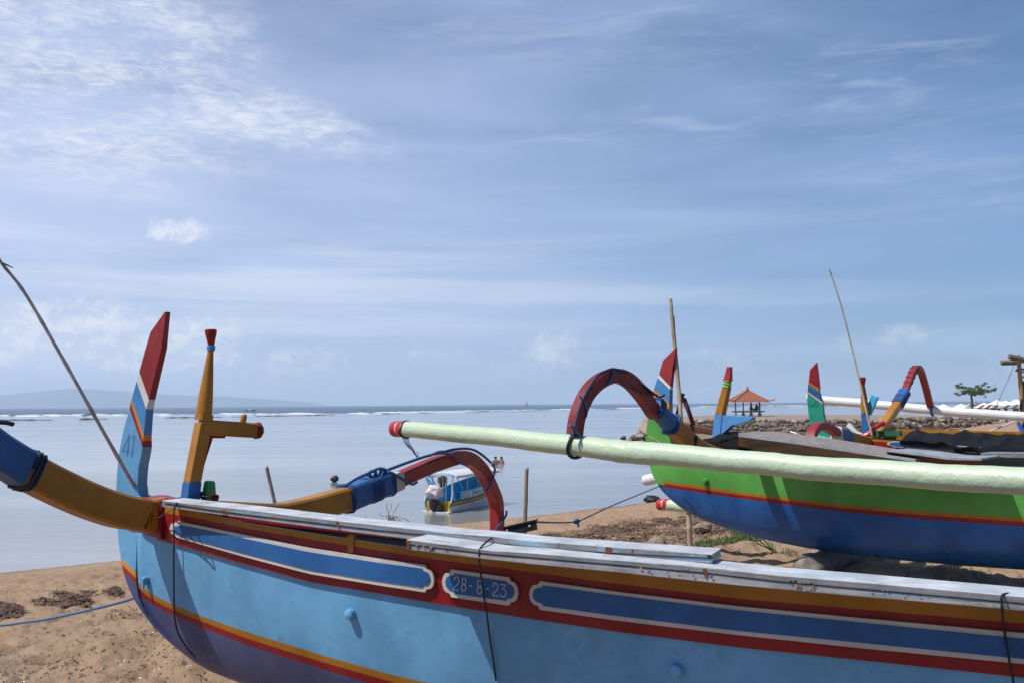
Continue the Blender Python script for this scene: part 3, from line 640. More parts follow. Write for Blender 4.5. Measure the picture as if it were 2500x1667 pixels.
# ---------------------------------------------------------------- outrigger boats
class Boat:
    def __init__(s, S, deg, W, root_name, label, loc_z=1.0):
        s.S = Vector((S[0], S[1])); a = R_(deg); s.a = Vector((math.cos(a), -math.sin(a))); s.n = Vector((-math.sin(a), -math.cos(a)))
        s.A3 = Vector((s.a.x, s.a.y, 0)); s.N3 = Vector((s.n.x, s.n.y, 0)); s.W = W
        s.root = thing(root_name, (S[0], S[1], loc_z), label, 'outrigger boat', 'painted outrigger fishing boats drawn up on the beach')
    def plan(s, u, w=0.0): q = s.S + s.a * u + s.n * w; return (q.x, q.y)
    def uw(s, p): q = Vector((p[0], p[1])) - s.S; return q.dot(s.a), q.dot(s.n)
    def z_at(s, u, w, pyf):
        x, y = s.plan(u, w); z = 1.0
        for _ in range(4):
            px, _py = proj((x, y, z)); v = ray(px, pyf(px)); z = CAM.z + v.z / v.y * (y - CAM.y)
        return z
    def on(s, px, py, w0, w1=None, u0=0, u1=1):
        """pixel -> point of the vertical plane whose lateral offset runs w0 (at u0) to w1 (at u1)"""
        w1 = w0 if w1 is None else w1; return VP(px, py, s.plan(u0, w0), s.plan(u1, w1))
    def lat(s, px, py, u): return VP(px, py, s.plan(u, 0), s.plan(u, 1))
    def prof(s, t): t = min(max(t, 0), 1); return max(.0, (1 - (1 - t) ** 2.4)) ** .62
    def set_lines(s, g, k, umax): 
        us = np.linspace(0, umax, 90); s.us = us; G = [g(u) for u in us]; K = [k(u) for u in us]
        s.g = lambda u: float(np.interp(u, us, G)); s.k = lambda u: float(np.interp(u, us, K))
    def width(s, u, z): g, k = s.g(u), s.k(u); return s.W(u) * s.prof((z - k) / max(g - k, .01))
    def hit(s, px, py, off=0.0):
        v = ray(px, py); d = 1.5
        while d < 22:
            p = CAM + v * (d / v.y); u, w = s.uw(p)
            if u > 0 and s.k(u) - .02 < p.z < s.g(u) + .3 and w <= s.width(u, min(p.z, s.g(u))) + off: return p
            d += .004
        return None
    def hull(s, bands, mats, umax, parent, ustart=0.05, thick=.028, heel=lambda u: 0):
        """bands: z functions from the gunwale down; mats one per interval (last interval reaches the keel)"""
        us = np.concatenate([np.linspace(ustart, 1.2, 40), np.linspace(1.25, umax, 90)]); g = MB()
        subs = [3] * (len(bands)) ; subs[-1] = 9
        for side in (1, -1):
            rows = []; 
            for u in us:
                col = []; zs = [b(u) for b in bands] + [s.k(u)]
                for i in range(1, len(zs)): zs[i] = min(zs[i], zs[i - 1] - .002)
                for i in range(len(zs) - 1):
                    for q in range(subs[i]):
                        t = q / subs[i]; t = 1 - (1 - t) ** 1.0 if i < len(zs) - 2 else 1 - (1 - t) ** 1.5; z = zs[i] + (zs[i + 1] - zs[i]) * t
                        wz = s.width(u, z); x, y = s.plan(u, side * wz); col.append((x, y, z - (heel(u) * wz if side < 0 else 0)))
                x, y = s.plan(u, 0); col.append((x, y, s.k(u))); rows.append(col)
            lut = []
            for i in range(len(bands)): lut += [i] * subs[i]
            g.quad_grid(rows, lambda i, j: lut[j])
        o = g.build('hull', mats, parent, smooth=True, shade_angle=50)
        m = o.modifiers.new('thickness', 'SOLIDIFY'); m.thickness = thick; m.offset = -1 if True else 0
        return o
    def strip(s, name, top, bot, u0, u1, off, mats, split=None, n=80, th=.012):
        """proud plank along the near side between two z functions; split: extra z functions inside with their own materials"""
        zsf = [top] + (split or []) + [bot]; g = MB(); rows = []
        for u in np.linspace(u0, u1, n):
            zz = [f(u) for f in zsf]
            w = lambda z, o_: s.plan(u, s.width(u, min(z, s.g(u))) + o_)
            ww = [(*w(zz[0], off - th), zz[0])]; ww += [(*w(z, off), z) for z in zz]; ww += [(*w(zz[-1], off - th), zz[-1])]
            rows.append(ww)
        nb = len(zsf) - 1; lut = [0] + list(range(nb)) + [nb - 1]
        g.quad_grid(rows, lambda i, j: lut[j]); return g.build(name, mats, s.root, smooth=True, shade_angle=30)
    def fin(s, name, pairs, half, mats, bevel=.004):
        """pairs: (left px, right px, material) from tip down, on the near face; extruded through to the far face"""
        near, far = [], []
        for i, (l, r, m) in enumerate(pairs):
            h_ = half * (.45 + .55 * min(1, i / 7)); L = s.on(l[0], l[1], h_); R = s.on(r[0], r[1], h_); near.append((L, R)); far.append((L - s.N3 * 2 * h_, R - s.N3 * 2 * h_))
        g = MB(); rows = [[n[0], n[1], f[1], f[0]] for n, f in zip(near, far)]
        g.quad_grid(rows, lambda i, j: pairs[i][2], closed=True); g.ngon(rows[0], pairs[0][2]); g.ngon(rows[-1], pairs[-2][2])
        return g.build(name, mats, s.root, bevel=bevel)

def stroke(g, pts, wd, nrm, off=.0015, mat=0):
    """flat painted ribbon through world points, facing nrm"""
    pts = [Vector(p) + Vector(nrm) * off for p in pts]; rows = []
    for i, p in enumerate(pts):
        t = (pts[min(i + 1, len(pts) - 1)] - pts[max(i - 1, 0)]).normalized(); q = t.cross(Vector(nrm)).normalized(); rows.append([p - q * wd / 2, p + q * wd / 2])
    g.quad_grid(rows, mat)
def rope(name, pts, r, mat, parent, n=7, sm=6):
    g = MB(); g.tube(smooth_path(pts, sm) if sm else pts, r, n); return g.build(name, mat, parent, smooth=True, shade_angle=80)
def coil(cpts, side, hw, hh, turns, r, mat, parent, name='lashing'):
    """rope wound round a bar that follows cpts"""
    cp = smooth_path(cpts, 10); side = Vector(side); N = len(cp); out = []; tot = int(turns * 12)
    for i in range(tot + 1):
        k = i / tot * (N - 1.001); j = int(k); f = k - j; c = cp[j].lerp(cp[j + 1], f); t = (cp[j + 1] - cp[j]).normalized(); nn = side.cross(t).normalized()
        a = 2 * math.pi * i / 12; ca, sa = math.cos(a), math.sin(a); e = .5
        x = math.copysign(abs(ca) ** e, ca) * hw; y = math.copysign(abs(sa) ** e, sa) * hh; out.append(c + side * x + nn * y)
    g = MB(); g.tube(out, r, 6); return g.build(name, mat, parent, smooth=True, shade_angle=80)
def float_pipe(parent, centres, rads, mat, capmat=None, caplen=0, rings=(), name='float'):
    cp = smooth_path(centres, 14); N = len(cp); rr = [float(np.interp(i / (N - 1), np.linspace(0, 1, len(rads)), rads)) for i in range(N)]
    out_r = []
    for i, p in enumerate(cp):
        b = 0
        for q in rings: b += .075 * math.exp(-((i / (N - 1) - q) / .005) ** 2)
        out_r.append(rr[i] * (1 + b) * (1 + .006 * math.sin(i * .8)))
    cp = [p_ + Vector((0, 0, .0022 * math.sin(i_ * .31) + .0008 * math.sin(i_ * 1.3))) for i_, p_ in enumerate(cp)]
    g = MB(); g.tube(cp, out_r, 28); o = g.build(name, mat, parent, smooth=True, shade_angle=60)
    if capmat:
        t = (cp[1] - cp[0]).normalized(); b = cp[0]; r = rr[0] * 1.03; g = MB()
        g.lathe(b + t * caplen * .5, b - t * caplen * .5, [(0, r), (.35, r * 1.02), (.42, r * .93), (.5, r * 1.02), (.82, r * 1.0), (.95, r * .92), (1, r * .72)], 28)
        g.build('end_cap', capmat, o, smooth=True, shade_angle=40)
    return o

# ================= near boat: light blue, number 41
nb = Boat((-1.72, 4.60), 24.0, lambda u: .036 + .30 * (1 - math.exp(-max(u - .08, 0) / 1.15)) - (.3 * max(0, (u - 5.4) / 1.9) ** 2), 'outrigger_boat',
          'nearest boat, light blue with red bands and the number 41 on its fin')
YT = interp([(345, 1214), (387, 1234), (447, 1243), (500, 1252), (602, 1276), (755, 1301), (925, 1327), (1055, 1346), (1200, 1362), (1300, 1374), (1500, 1397), (1800, 1428), (2100, 1455), (2500, 1490)])
YR = interp([(345, 1238), (387, 1247), (447, 1257), (500, 1266), (602, 1287), (755, 1314), (925, 1341), (1055, 1362), (1200, 1380), (1300, 1394), (1500, 1421), (1800, 1458), (2100, 1484), (2500, 1519)])
RB = interp([(320, 1295), (345, 1302), (387, 1316), (447, 1331), (500, 1347), (602, 1376), (755, 1418), (925, 1446), (1055, 1469), (1200, 1493), (1300, 1509), (1500, 1539), (1800, 1578), (2100, 1609), (2500, 1652)])
UM = 7.2
def ext(f, u, ulim=3.9, rise=.05): return f(min(u, ulim)) + max(0, u - ulim) ** 2 * rise
def mk(b, pyf, ulim=3.7, rise=.05):
    us = np.linspace(.0, ulim, 60); zs = [b.z_at(u, b.W(u), pyf) for u in us]
    sl = (zs[-1] - zs[-8]) / (us[-1] - us[-8])
    return lambda u: float(np.interp(u, us, zs)) + max(0, u - ulim) * sl * .5 + max(0, u - ulim) ** 2 * rise
nyt, nyr, nrb = mk(nb, YT), mk(nb, YR), mk(nb, RB)
# keel line from the silhouette, on the centre plane
ks = [nb.uw(nb.on(px, py, 0)) + (nb.on(px, py, 0).z,) for px, py in [(284, 1230), (290, 1320), (297, 1370), (306, 1420), (313, 1430), (330, 1468), (345, 1490), (371, 1525), (400, 1555), (430, 1582), (470, 1612), (510, 1637), (548, 1652), (580, 1664)]]
ks = sorted([(k[0], k[2]) for k in ks]); ke = ks[-1]
ktab = interp(ks[2:] + [(ke[0] + .35, ke[1] - .09), (ke[0] + .9, ke[1] - .18), (ke[0] + 1.6, ke[1] - .21), (4.2, ke[1] - .21), (5.5, ke[1] - .05), (UM, .75)])
nb.set_lines(lambda u: nyt(u), lambda u: min(ktab(u), nyt(u) - .1), UM)
def boot(b, pts, dflt):
    q = []
    for px, py in pts:
        p = b.hit(px, py)
        if p is not None: q.append((b.uw(p)[0], p.z))
    q.sort(); return interp(q + [(q[-1][0] + 1.2, q[-1][1] + dflt), (q[-1][0] + 4.5, q[-1][1] + dflt * 2 + .15)])
b1 = boot(nb, [(338, 1420), (357, 1440), (390, 1459), (426, 1476), (510, 1509), (600, 1540), (700, 1571), (800, 1602), (900, 1630), (1000, 1656)], -.03)
b2 = boot(nb, [(338, 1432), (357, 1453), (390, 1472), (426, 1489), (510, 1522), (600, 1556), (700, 1588), (800, 1618), (900, 1647), (1000, 1674)], -.03)
b3 = boot(nb, [(338, 1446), (357, 1465), (390, 1485), (426, 1502), (510, 1537), (600, 1572), (700, 1605), (800, 1636), (900, 1666), (1000, 1693)], -.03)
nheel = lambda u: .02 + .40 * min(1, max(0, (u - 1.7) / 1.2))
hl = nb.hull([nyt, nrb, b1, b2, b3], [M['lblue'], M['lblue'], M['ylw'], M['red'], M['bottom'], M['inner']], UM, nb.root, nb.uw(nb.on(335, 1350, .03))[0] + .002, thick=.012, heel=nheel)
hl.modifiers['thickness'].material_offset = 5; hl.modifiers['thickness'].material_offset_rim = 0
nb.strip('sheer_plank', lambda u: nyt(u) + .004, nrb, .155, 6.6, .012, [M['ylw'], M['red']], [nyr], 130)
# red block at the tail where the rear crossbeam goes through
g = MB(); rows = []
for px in np.linspace(341, 392, 8):
    tp = nb.on(px, float(np.interp(px, [341, 361, 392], [1213, 1213, 1221])), .055, .11, 0.06, .25); bt = nb.on(px, RB(px) - 1, .055, .11, .06, .25)
    rows.append([tp - nb.N3 * .12, tp, bt, bt - nb.N3 * .12])
g.quad_grid(rows, closed=True); g.ngon(rows[0]); g.ngon(rows[-1]); g.build('tail_block', M['red'], nb.root, bevel=.004)
g = MB(); c = [nb.on(px, 1216 + (px - 345) * .12, 0) for px in (350, 415)]; g.box((c[0] + c[1]) / 2 - Vector((0, 0, .014)), (c[1] - c[0]) / 2 * 1.3, nb.N3 * .075, Vector((0, 0, .016))); g.build('tail_deck', M['red'], nb.root, bevel=.004)
# tail fin
R_RED, R_WHT, R_SKY, R_YEL, R_LB, R_BOT = range(6)
nf = [((402, 762), (406, 761), 0), ((367, 811), (401, 795), 0), ((354, 855), (394, 850), 0), ((340, 907), (363.5, 975), 1), ((333, 930), (357, 998), 2), ((321.6, 974), (351, 1062), 3), ((319, 982), (349, 1076), 0), ((316, 996), (348, 1091), 4),
      ((303, 1042), (344.5, 1112), 4), ((296, 1075), (340, 1133), 4), ((290, 1110), (337.5, 1155), 4), ((286, 1150), (336, 1180), 4), ((283, 1205), (340, 1214), 4), ((285, 1260), (336, 1285), 4), ((288.5, 1315), (333, 1345), 4), ((294.5, 1361), (331, 1396), 3), ((297.5, 1377), (331.5, 1410), 0), ((301, 1396), (333, 1424), 5),
      ((313, 1432), (338, 1455), 5), ((330, 1468), (348, 1482), 5), ((345, 1490), (358, 1502), 5), ((371, 1525), (380, 1533), 5), ((400, 1555), (407, 1560), 5)]
fin = nb.fin('tail_fin', nf, .030, [M['red2'], M['white'], M['sky'], M['ora'], M['lblue'], M['bottom']])
g = MB()
for X in ([(1062, 205), (1034, 268), (1005, 335), (1062, 338)], [(1062, 205), (1052, 290), (1042, 378)], [(1083, 228), (1103, 205), (1092, 290), (1078, 380)]):
    stroke(g, [nb.on(x / 3.357, 1000 + y / 3.357, .030) for x, y in X], .0075, nb.N3, .0008)
g.build('fin_number', M['num'], fin)
# panels on the sheer plank
def on_side(b, px, py, off): 
    # meet the near side surface pushed out by off
    v = ray(px, py); lo, hi = None, None; d = 1.2
    pw = None
    while d < 8:
        p = CAM + v * (d / v.y); u, w = b.uw(p); f = w - (b.W(max(u, 0)) + off)
        if pw is not None and pw[1] > 0 >= f:
            k = pw[1] / (pw[1] - f); return CAM + v * ((pw[0] + (d - pw[0]) * k) / v.y)
        pw = (d, f); d += .02
    return CAM + v * (4 / v.y)
WT = interp([(417, 1270), (428, 1271), (500, 1285), (602, 1306), (755, 1337), (925, 1363), (1043, 1380), (1099, 1389), (1246, 1409), (1312, 1417), (1500, 1443), (1800, 1479), (2100, 1508), (2500, 1545)])
BT = interp([(417, 1277), (428, 1279), (500, 1293), (602, 1315), (755, 1347), (925, 1373), (1040, 1388), (1107, 1399), (1240, 1419), (1330, 1429), (1500, 1452), (1800, 1489), (2100, 1519), (2500, 1559)])
BB = interp([(417, 1304), (428, 1306), (500, 1325), (602, 1352), (755, 1391), (925, 1418), (1036, 1434), (1104, 1448), (1238, 1466), (1330, 1479), (1500, 1502), (1800, 1539), (2100, 1568), (2500, 1608)])
WB = interp([(417, 1308), (428, 1310), (500, 1331), (602, 1360), (755, 1400), (925, 1428), (1043, 1446), (1096, 1456), (1246, 1478), (1315, 1487), (1500, 1513), (1800, 1549), (2100, 1581), (2500, 1620)])
def panel(xa, xb, la, lb, T, B, off, mat, name, parent, th):
    xs = sorted(set(list(np.linspace(xa, xa + la, 14)) + list(np.arange(xa + la, xb - lb, 22)) + list(np.linspace(xb - lb, xb, 14)))); g = MB(); rows = []
    def hh(dl, L):
        q = dl / L
        if q >= 1: return .5
        if q < .66: return .36 * math.sqrt(max(0, 1 - (1 - q / .66) ** 2)) + .003
        return .36 + .14 * ((q - .66) / .34) ** 2.2
    for x in xs:
        h = min(hh(x - xa, la), hh(xb - x, lb)); t, b_ = T(x), B(x); m = (t + b_) / 2; e = (b_ - t)
        p1 = on_side(nb, x, m - e * h, off); p2 = on_side(nb, x, m + e * h, off); rows.append([p1 - nb.N3 * th, p1, (p1 + p2) / 2, p2, p2 - nb.N3 * th])
    g.quad_grid(rows); return g.build(name, mat, parent, smooth=True, shade_angle=35)
pans = []
for xa, xb, la, lb in ((414, 1059, 16, 22), (1079, 1264, 22, 22), (1292, 3300, 26, 30)):
    p = panel(xa, xb, la, lb, WT, WB, .026, M['cream'], 'trim_border', nb.root, .013)
    q = panel(xa + 8, xb - 9, la, lb - 2, BT, BB, .029, M['blue'], 'panel', nb.root, .006); pans.append(q)
g = MB()
def arc(cx, cy, rx, ry, a0=0, a1=360, n=16): return [(cx + rx * math.sin(R_(a0 + (a1 - a0) * i / n)), cy - ry * math.cos(R_(a0 + (a1 - a0) * i / n))) for i in range(n + 1)]
sk = lambda L: [(x + (550 - y) * .0, y) for x, y in L]
for L in ([(488, 450), (492, 395), (515, 365), (545, 358), (580, 378), (596, 430), (592, 490), (570, 540), (510, 590), (470, 625), (464, 664), (530, 675), (592, 682)],
          arc(722, 468, 46, 74), arc(712, 625, 52, 84), [(842, 574), (915, 590)], arc(1092, 524, 50, 74), arc(1090, 682, 56, 82), [(1238, 638), (1322, 655)],
          [(1412, 600), (1420, 540), (1445, 512), (1470, 506), (1510, 522), (1532, 575), (1530, 630), (1500, 690), (1440, 740), (1408, 775), (1404, 806), (1480, 815), (1556, 824)],
          [(1592, 545), (1660, 548), (1726, 552), (1680, 600), (1640, 655), (1690, 672), (1718, 715), (1722, 765), (1705, 815), (1670, 842), (1630, 835), (1605, 800), (1600, 765)]):
    stroke(g, [on_side(nb, 1060 + x / 9.8, 1370 + y / 9.8, .030) for x, y in L], .0036, nb.N3, .0015)
g.build('painted_date', M['digits'], pans[1])
# bolts through the hull
for px, py, r in ((860, 1497, .021), (361, 1412, .013), (1655, 1634, .022)):
    p = nb.hit(px, py); 
    if p is None: continue
    g = MB(); d = nb.N3 + Vector((-.12, 0, .05)); g.lathe(p - d * .02, p + d * .030, [(0, r), (.75, r), (.92, r * .9), (1, r * .55)], 14); g.build('bolt', M['lblue'], nb.root, smooth=True, shade_angle=40)
p = nb.hit(361, 1420); g = MB(); g.tube([p, p + nb.N3 * .03, p + nb.N3 * .035 + Vector((.004, 0, -.03))], [.012, .011, .004], 8); g.build('peg', M['lblue'], nb.root, smooth=True)
# crossbeam with arms on both sides (rear)
UA = .13
def arm_pts(b, u, pts): return [b.lat(px, py, u) for px, py in pts]
near_y = arm_pts(nb, UA, [(352, 1259), (340, 1255), (285, 1245), (208, 1218), (119, 1177), (54, 1142)]); near_b = arm_pts(nb, UA, [(54, 1142), (0, 1108), (-60, 1062)])
root_pt = near_y[0] - nb.N3 * .1
armn = MB(); armn.sweep(smooth_path([root_pt] + near_y, 6), nb.A3, .105, lambda k: .150 - .018 * k); armn = armn.build('crossbeam', M['ylw'], nb.root, smooth=True, shade_angle=25)
g = MB(); g.sweep(smooth_path(near_b, 6), nb.A3, .112, lambda k: .142 - .02 * k); g.build('lashed_sleeve', M['blue'], nb.root, smooth=True, shade_angle=25)
e = near_b[-1]; tt = (near_b[-1] - near_b[-2]).normalized()
arch = [e, e + nb.N3 * .35 + Vector((0, 0, .20)), e + nb.N3 * .8 + Vector((0, 0, .26)), e + nb.N3 * 1.2 + Vector((0, 0, .10)), e + nb.N3 * 1.42 + Vector((0, 0, -.32)), e + nb.N3 * 1.5 + Vector((0, 0, -.85))]
g = MB(); g.sweep(smooth_path(arch, 6), nb.A3, .10, .10); g.build('arch', M['near_arch'], nb.root, smooth=True, shade_angle=25)
fe = arch[-1]; float_pipe(nb.root, [fe - nb.A3 * 1.0 - Vector((0, 0, .04)), fe - Vector((0, 0, .07)), fe + nb.A3 * 1.0 - Vector((0, 0, .1))], [.06, .066, .068], M['float_white'])
far_y = arm_pts(nb, UA, [(843, 1217), (800, 1230), (755, 1243), (700, 1257), (655, 1262)]); far_y += [root_pt - nb.N3 * .1 + Vector((0, 0, -.01))]
g = MB(); g.sweep(smooth_path(far_y, 6), nb.A3, .105, lambda k: .135 + .01 * k); g.build('crossbeam', M['ylw'], nb.root, smooth=True, shade_angle=25)
far_b = arm_pts(nb, UA, [(841, 1218), (880, 1203), (920, 1188), (950, 1179)]); g = MB(); g.sweep(smooth_path(far_b, 6), nb.A3, .118, lambda k: .150 - .01 * k); slv = g.build('lashed_sleeve', M['blue'], nb.root, smooth=True, shade_angle=25)
far_w = arm_pts(nb, UA, [(949, 1182), (972, 1172)]); g = MB(); g.sweep(far_w, nb.A3, .10, .118); g.build('white_band', M['cream'], nb.root)
far_r = arm_pts(nb, UA, [(968, 1174), (990, 1163), (1022, 1149), (1050, 1137), (1078, 1127), (1100, 1120), (1120, 1115), (1136, 1117), (1152, 1124), (1166, 1136), (1180, 1153), (1192, 1176), (1203, 1201), (1211, 1224), (1213, 1250), (1214, 1300), (1213, 1325)])
g = MB(); g.sweep(smooth_path(far_r, 5), nb.A3, .09, lambda k: .092 + .012 * k); g.build('arch', M['near_arch'], nb.root, smooth=True, shade_angle=25)
fe = far_r[-1]; fz = .33
float_pipe(nb.root, [Vector((fe.x, fe.y, fz + .03)) - nb.A3 * .9, Vector((fe.x, fe.y, fz)), Vector((fe.x, fe.y, fz - .1)) + nb.A3 * 2.2, Vector((fe.x, fe.y, fz - .22)) + nb.A3 * 4.5], [.06, .066, .068, .07], M['float_white'])
g = MB(); g.tube([far_r[-1], Vector((fe.x, fe.y, fz))], .03, 8); g.build('peg', M['red'], nb.root)
# ropes on the far arm
def on_a(b, u, off, pts): return [VP(px, py, b.plan(u + off, 0), b.plan(u + off, 1)) for px, py in pts]
rp = lambda pts, r=.0085, off=.06, m='rope': rope('rope', on_a(nb, UA, off, pts), r, M[m], nb.root)
rp([(842, 1186), (870, 1168), (905, 1152)]); rp([(948, 1146), (985, 1132), (1025, 1118), (1055, 1109), (1078, 1104), (1105, 1097), (1134, 1094), (1158, 1098), (1180, 1112), (1200, 1130)], .010, .02)
rp([(1046, 1113), (1065, 1106), (1080, 1105), (1098, 1109), (1115, 1120), (1128, 1131), (1140, 1134)], .0085); rp([(1050, 1112), (1068, 1103), (1085, 1101)], .0085, .04)
rp([(1200, 1130), (1208, 1143), (1206, 1158), (1198, 1178), (1187, 1198)], .0085); rp([(1236, 1246), (1236, 1256), (1226, 1272), (1212, 1290), (1198, 1304)], .0085); rp([(948, 1150), (975, 1164), (1005, 1181), (1013, 1179), (1018, 1176)], .0085)
coil([far_b[0].lerp(far_b[1], .05), far_b[0].lerp(far_b[1], .16)], nb.A3, .066, .083, 1.6, .009, M['rope'], nb.root)
coil([far_b[1].lerp(far_b[2], .35), far_b[1].lerp(far_b[2], .95)], nb.A3, .063, .078, 5.2, .0075, M['rope'], nb.root)
coil([far_b[2].lerp(far_b[3], .7), far_b[2].lerp(far_b[3], .9)], nb.A3, .062, .076, 1.4, .0075, M['rope'], nb.root)
kp = on_a(nb, UA, .02, [(898, 1160), (905, 1150), (918, 1153), (912, 1164), (925, 1158), (932, 1146), (941, 1150), (934, 1160), (945, 1162), (943, 1148), (930, 1143), (915, 1147), (902, 1155), (908, 1166)]); rope('knot', kp, .010, M['rope_md'], nb.root)
# ropes on the near arm
rope('rope', on_a(nb, UA, .03, [(-60, 1020), (0, 1053), (30, 1072), (62, 1092)]), .010, M['rope_dk'], nb.root); rope('rope', on_a(nb, UA, .0, [(-40, 1028), (-5, 1030), (15, 1031), (32, 1035)]), .009, M['rope_dk'], nb.root)
coil([near_y[-1].lerp(near_y[-2], .02), near_y[-1].lerp(near_y[-2], .3)], nb.A3, .062, .078, 2.2, .0065, M['rope_dk'], nb.root)
# tiller post with bracket arm and turned head
def frame_box(b, name, p0, p1, wa, wn, mat, parent=None, taper=1.0, bevel=.004, ax=None):
    """square post from p0 to p1, wa wide along the boat, wn wide across"""
    g = MB(); rows = []; EA, EN = ax or (b.A3, b.N3)
    for k, p in ((0, p0), (1, p1)):
        t = 1 if k == 0 else taper; rows.append([p + EA * wa / 2 * t * i + EN * wn / 2 * t * j for i, j in ((-1, 1), (1, 1), (1, -1), (-1, -1))])
    g.quad_grid(rows, closed=True); g.ngon(rows[0]); g.ngon(rows[1]); return g.build(name, mat, parent or b.root, bevel=bevel)
PE = Vector((math.cos(R_(40)), math.sin(R_(40)), 0)); PF = Vector((PE.y, -PE.x, 0)); pc0 = nb.on(470, 1150, 0)
cp_ = lambda px, py, o_=0.0: VP(px, py, (pc0.x + PF.x * o_, pc0.y + PF.y * o_), (pc0.x + PF.x * o_ + PE.x, pc0.y + PF.y * o_ + PE.y))
pb0, pb1, pb2 = cp_(462, 1236), cp_(469, 1176), cp_(497, 1030)
frame_box(nb, 'tiller_post', pb1, pb2, .056, .076, M['ylw'], ax=(PE, PF)); frame_box(nb, 'post_foot', pb0, pb1, .059, .082, M['blue'], ax=(PE, PF))
ar0, ar1 = cp_(492, 1042), cp_(620, 1050); g = MB(); g.sweep([ar0, ar0.lerp(ar1, .5), ar1], PF, .085, .070); g.build('post_arm', M['ylw'], nb.root, bevel=.003)
dr = (ar1 - ar0).normalized(); g = MB(); g.lathe(ar1 - dr * .002, ar1 + dr * .042, [(0, .034), (.3, .041), (.7, .039), (1, .022)], 8); g.build('arm_cap', M['red'], nb.root)
g = MB(); c = cp_(592, 1032); g.tube([c, cp_(596, 1016), cp_(599, 1011)], [.014, .014, .008], 10); g.build('peg', M['ylw'], nb.root, smooth=True)
BR = ((506, 1058), (553, 1061), (549, 1069), (520, 1069), (506, 1112), (497, 1142), (484, 1146)); g = MB(); rows = [[cp_(*q_, s_ * .02) for q_ in BR] for s_ in (-1, 1)]
g.quad_grid([[r[i] for r in rows] for i in range(7)] + [[r[0] for r in rows]]); g.ngon(rows[0]); g.ngon(rows[1]); g.build('corner_bracket', M['red'], nb.root)
g = MB(); k0, k1 = cp_(497, 1026), cp_(499, 1011); g.sweep([k0, k0.lerp(k1, .5), k1], PF, .074, .066, 0, .3); g.build('collar', M['ylw'], nb.root)
q0, q1 = cp_(497, 1017), cp_(515, 850); g = MB(); g.lathe(q0, q1, [(0, .034), (.04, .036), (.10, .0355), (.3, .032), (.55, .0255), (.8, .0175), (1, .0125)], 24); spin = g.build('turned_spindle', M['ylw'], nb.root, smooth=True, shade_angle=50)
q2 = cp_(515.5, 843); g = MB(); g.lathe(cp_(515, 857), q2, [(0, .012), (.1, .018), (.9, .0195), (1, .012)], 24); g.build('ring', M['sky'], nb.root, smooth=True, shade_angle=40)
q3 = cp_(514.5, 804); g = MB(); g.lathe(q2, q3, [(0, .0145), (.3, .0185), (.7, .0255), (.9, .0275), (.97, .0262), (1, .020)], 24); g.build('knob', M['red'], nb.root, smooth=True, shade_angle=50)
# green bollard with its peg
h0, h1 = nb.on(508, 1240, -.06), nb.on(512, 1173, -.06); 
def boll_fn(t, b):
    c = obj_coord(t); n = t.noise(c, 9, 4, .6, .4); t.put(b.inputs['Base Color'], t.mix(t.ramp(n, .48, .53), (.02, .30, .05), (.30, .20, .02))); b.inputs['Roughness'].default_value = .4; bump(t, b, n, .3, .01)
g = MB(); g.lathe(h0, h1, [(0, .036), (.6, .031), (.92, .026), (1, .021)], 8); g.build('bollard', material('green_ochre_paint', boll_fn), nb.root, smooth=True, shade_angle=40)
g = MB(); g.tube([nb.on(486, 1206, -.03), nb.on(500, 1210, -.03)], .016, 8); g.tube([nb.on(510, 1210, -.06), nb.on(529, 1215, -.06)], [.010, .017], 8); g.build('peg', M['brownwood'], nb.root, smooth=True)
rope('cord', [nb.on(px, py, .0) for px, py in ((425, 1218), (455, 1210), (482, 1205), (500, 1212), (524, 1207))], .003, M['cord'], nb.root)
# inner clutter seen in the gap: rib and thwart
g = MB()
for u in (1.0, 1.9, 2.7, 3.6):
    x, y = nb.plan(u, 0); g.box((x, y, nyt(u) - .16), nb.A3 * .03, nb.N3 * nb.W(u) * .93, Vector((0, 0, .05)))
g.build('thwarts', M['brownwood'], nb.root)['kind'] = 'stuff'
g = MB(); rows = [[(*nb.plan(u, -nb.W(u) + q), nyt(u) + z - nheel(u) * nb.W(u)) for q, z in ((-.012, -.05), (-.012, .008), (.03, .008), (.03, -.05))] for u in np.linspace(.16, 6.6, 50)]; g.quad_grid(rows, closed=True); g.build('far_gunwale', M['red'], nb.root)
g = MB(); p = nb.hit(1, 1) or None
# lug on the ochre rail
x = on_side(nb, 858, 1326, .012); g = MB(); g.box(x, nb.A3 * .014, nb.N3 * .008, Vector((0, 0, .034))); g.build('rail_lug', M['ylw'], nb.root, bevel=.003)

# ---------------- planks lying on the near boat (things of their own)
def plank(name, label, layers, w0, w1, width, tops, parent_group, u0=.2, u1=2.4, xs=None, endcap=True):
    """layers: (px->py top, px->py bottom, material, sideways setback); the board is swept along xs"""
    p0 = nb.on(xs[0], layers[0][0](xs[0]), w0, w1, u0, u1); root = thing(name, p0, label, 'plank', parent_group)
    for i, (T, B, mat, back, *wide) in enumerate(layers):
        g = MB(); rows = []
        for x_ in xs:
            a_ = nb.on(x_, T(x_), w0 - back, w1 - back, u0, u1); b_ = nb.on(x_, B(x_), w0 - back, w1 - back, u0, u1); wd = nb.N3 * (wide[0] if wide else width - back)
            rows.append([a_, b_, b_ - wd, a_ - wd])
        g.quad_grid(rows, lambda i, j: 1 if j == 3 else 0, closed=True); g.ngon(rows[0]); g.ngon(rows[-1]); g.build('board', [mat, M['plank_top']], root, bevel=.0025)
    return root
AT = interp([(395, 1221), (454, 1228), (588, 1242), (737, 1260), (826, 1271), (1010, 1290), (1079, 1298), (1200, 1308), (1300, 1320), (1484, 1333), (1739, 1352)])
AM = interp([(395, 1228), (544, 1250), (737, 1273), (960, 1299), (1079, 1310), (1200, 1325), (1300, 1336), (1484, 1350), (1739, 1363)])
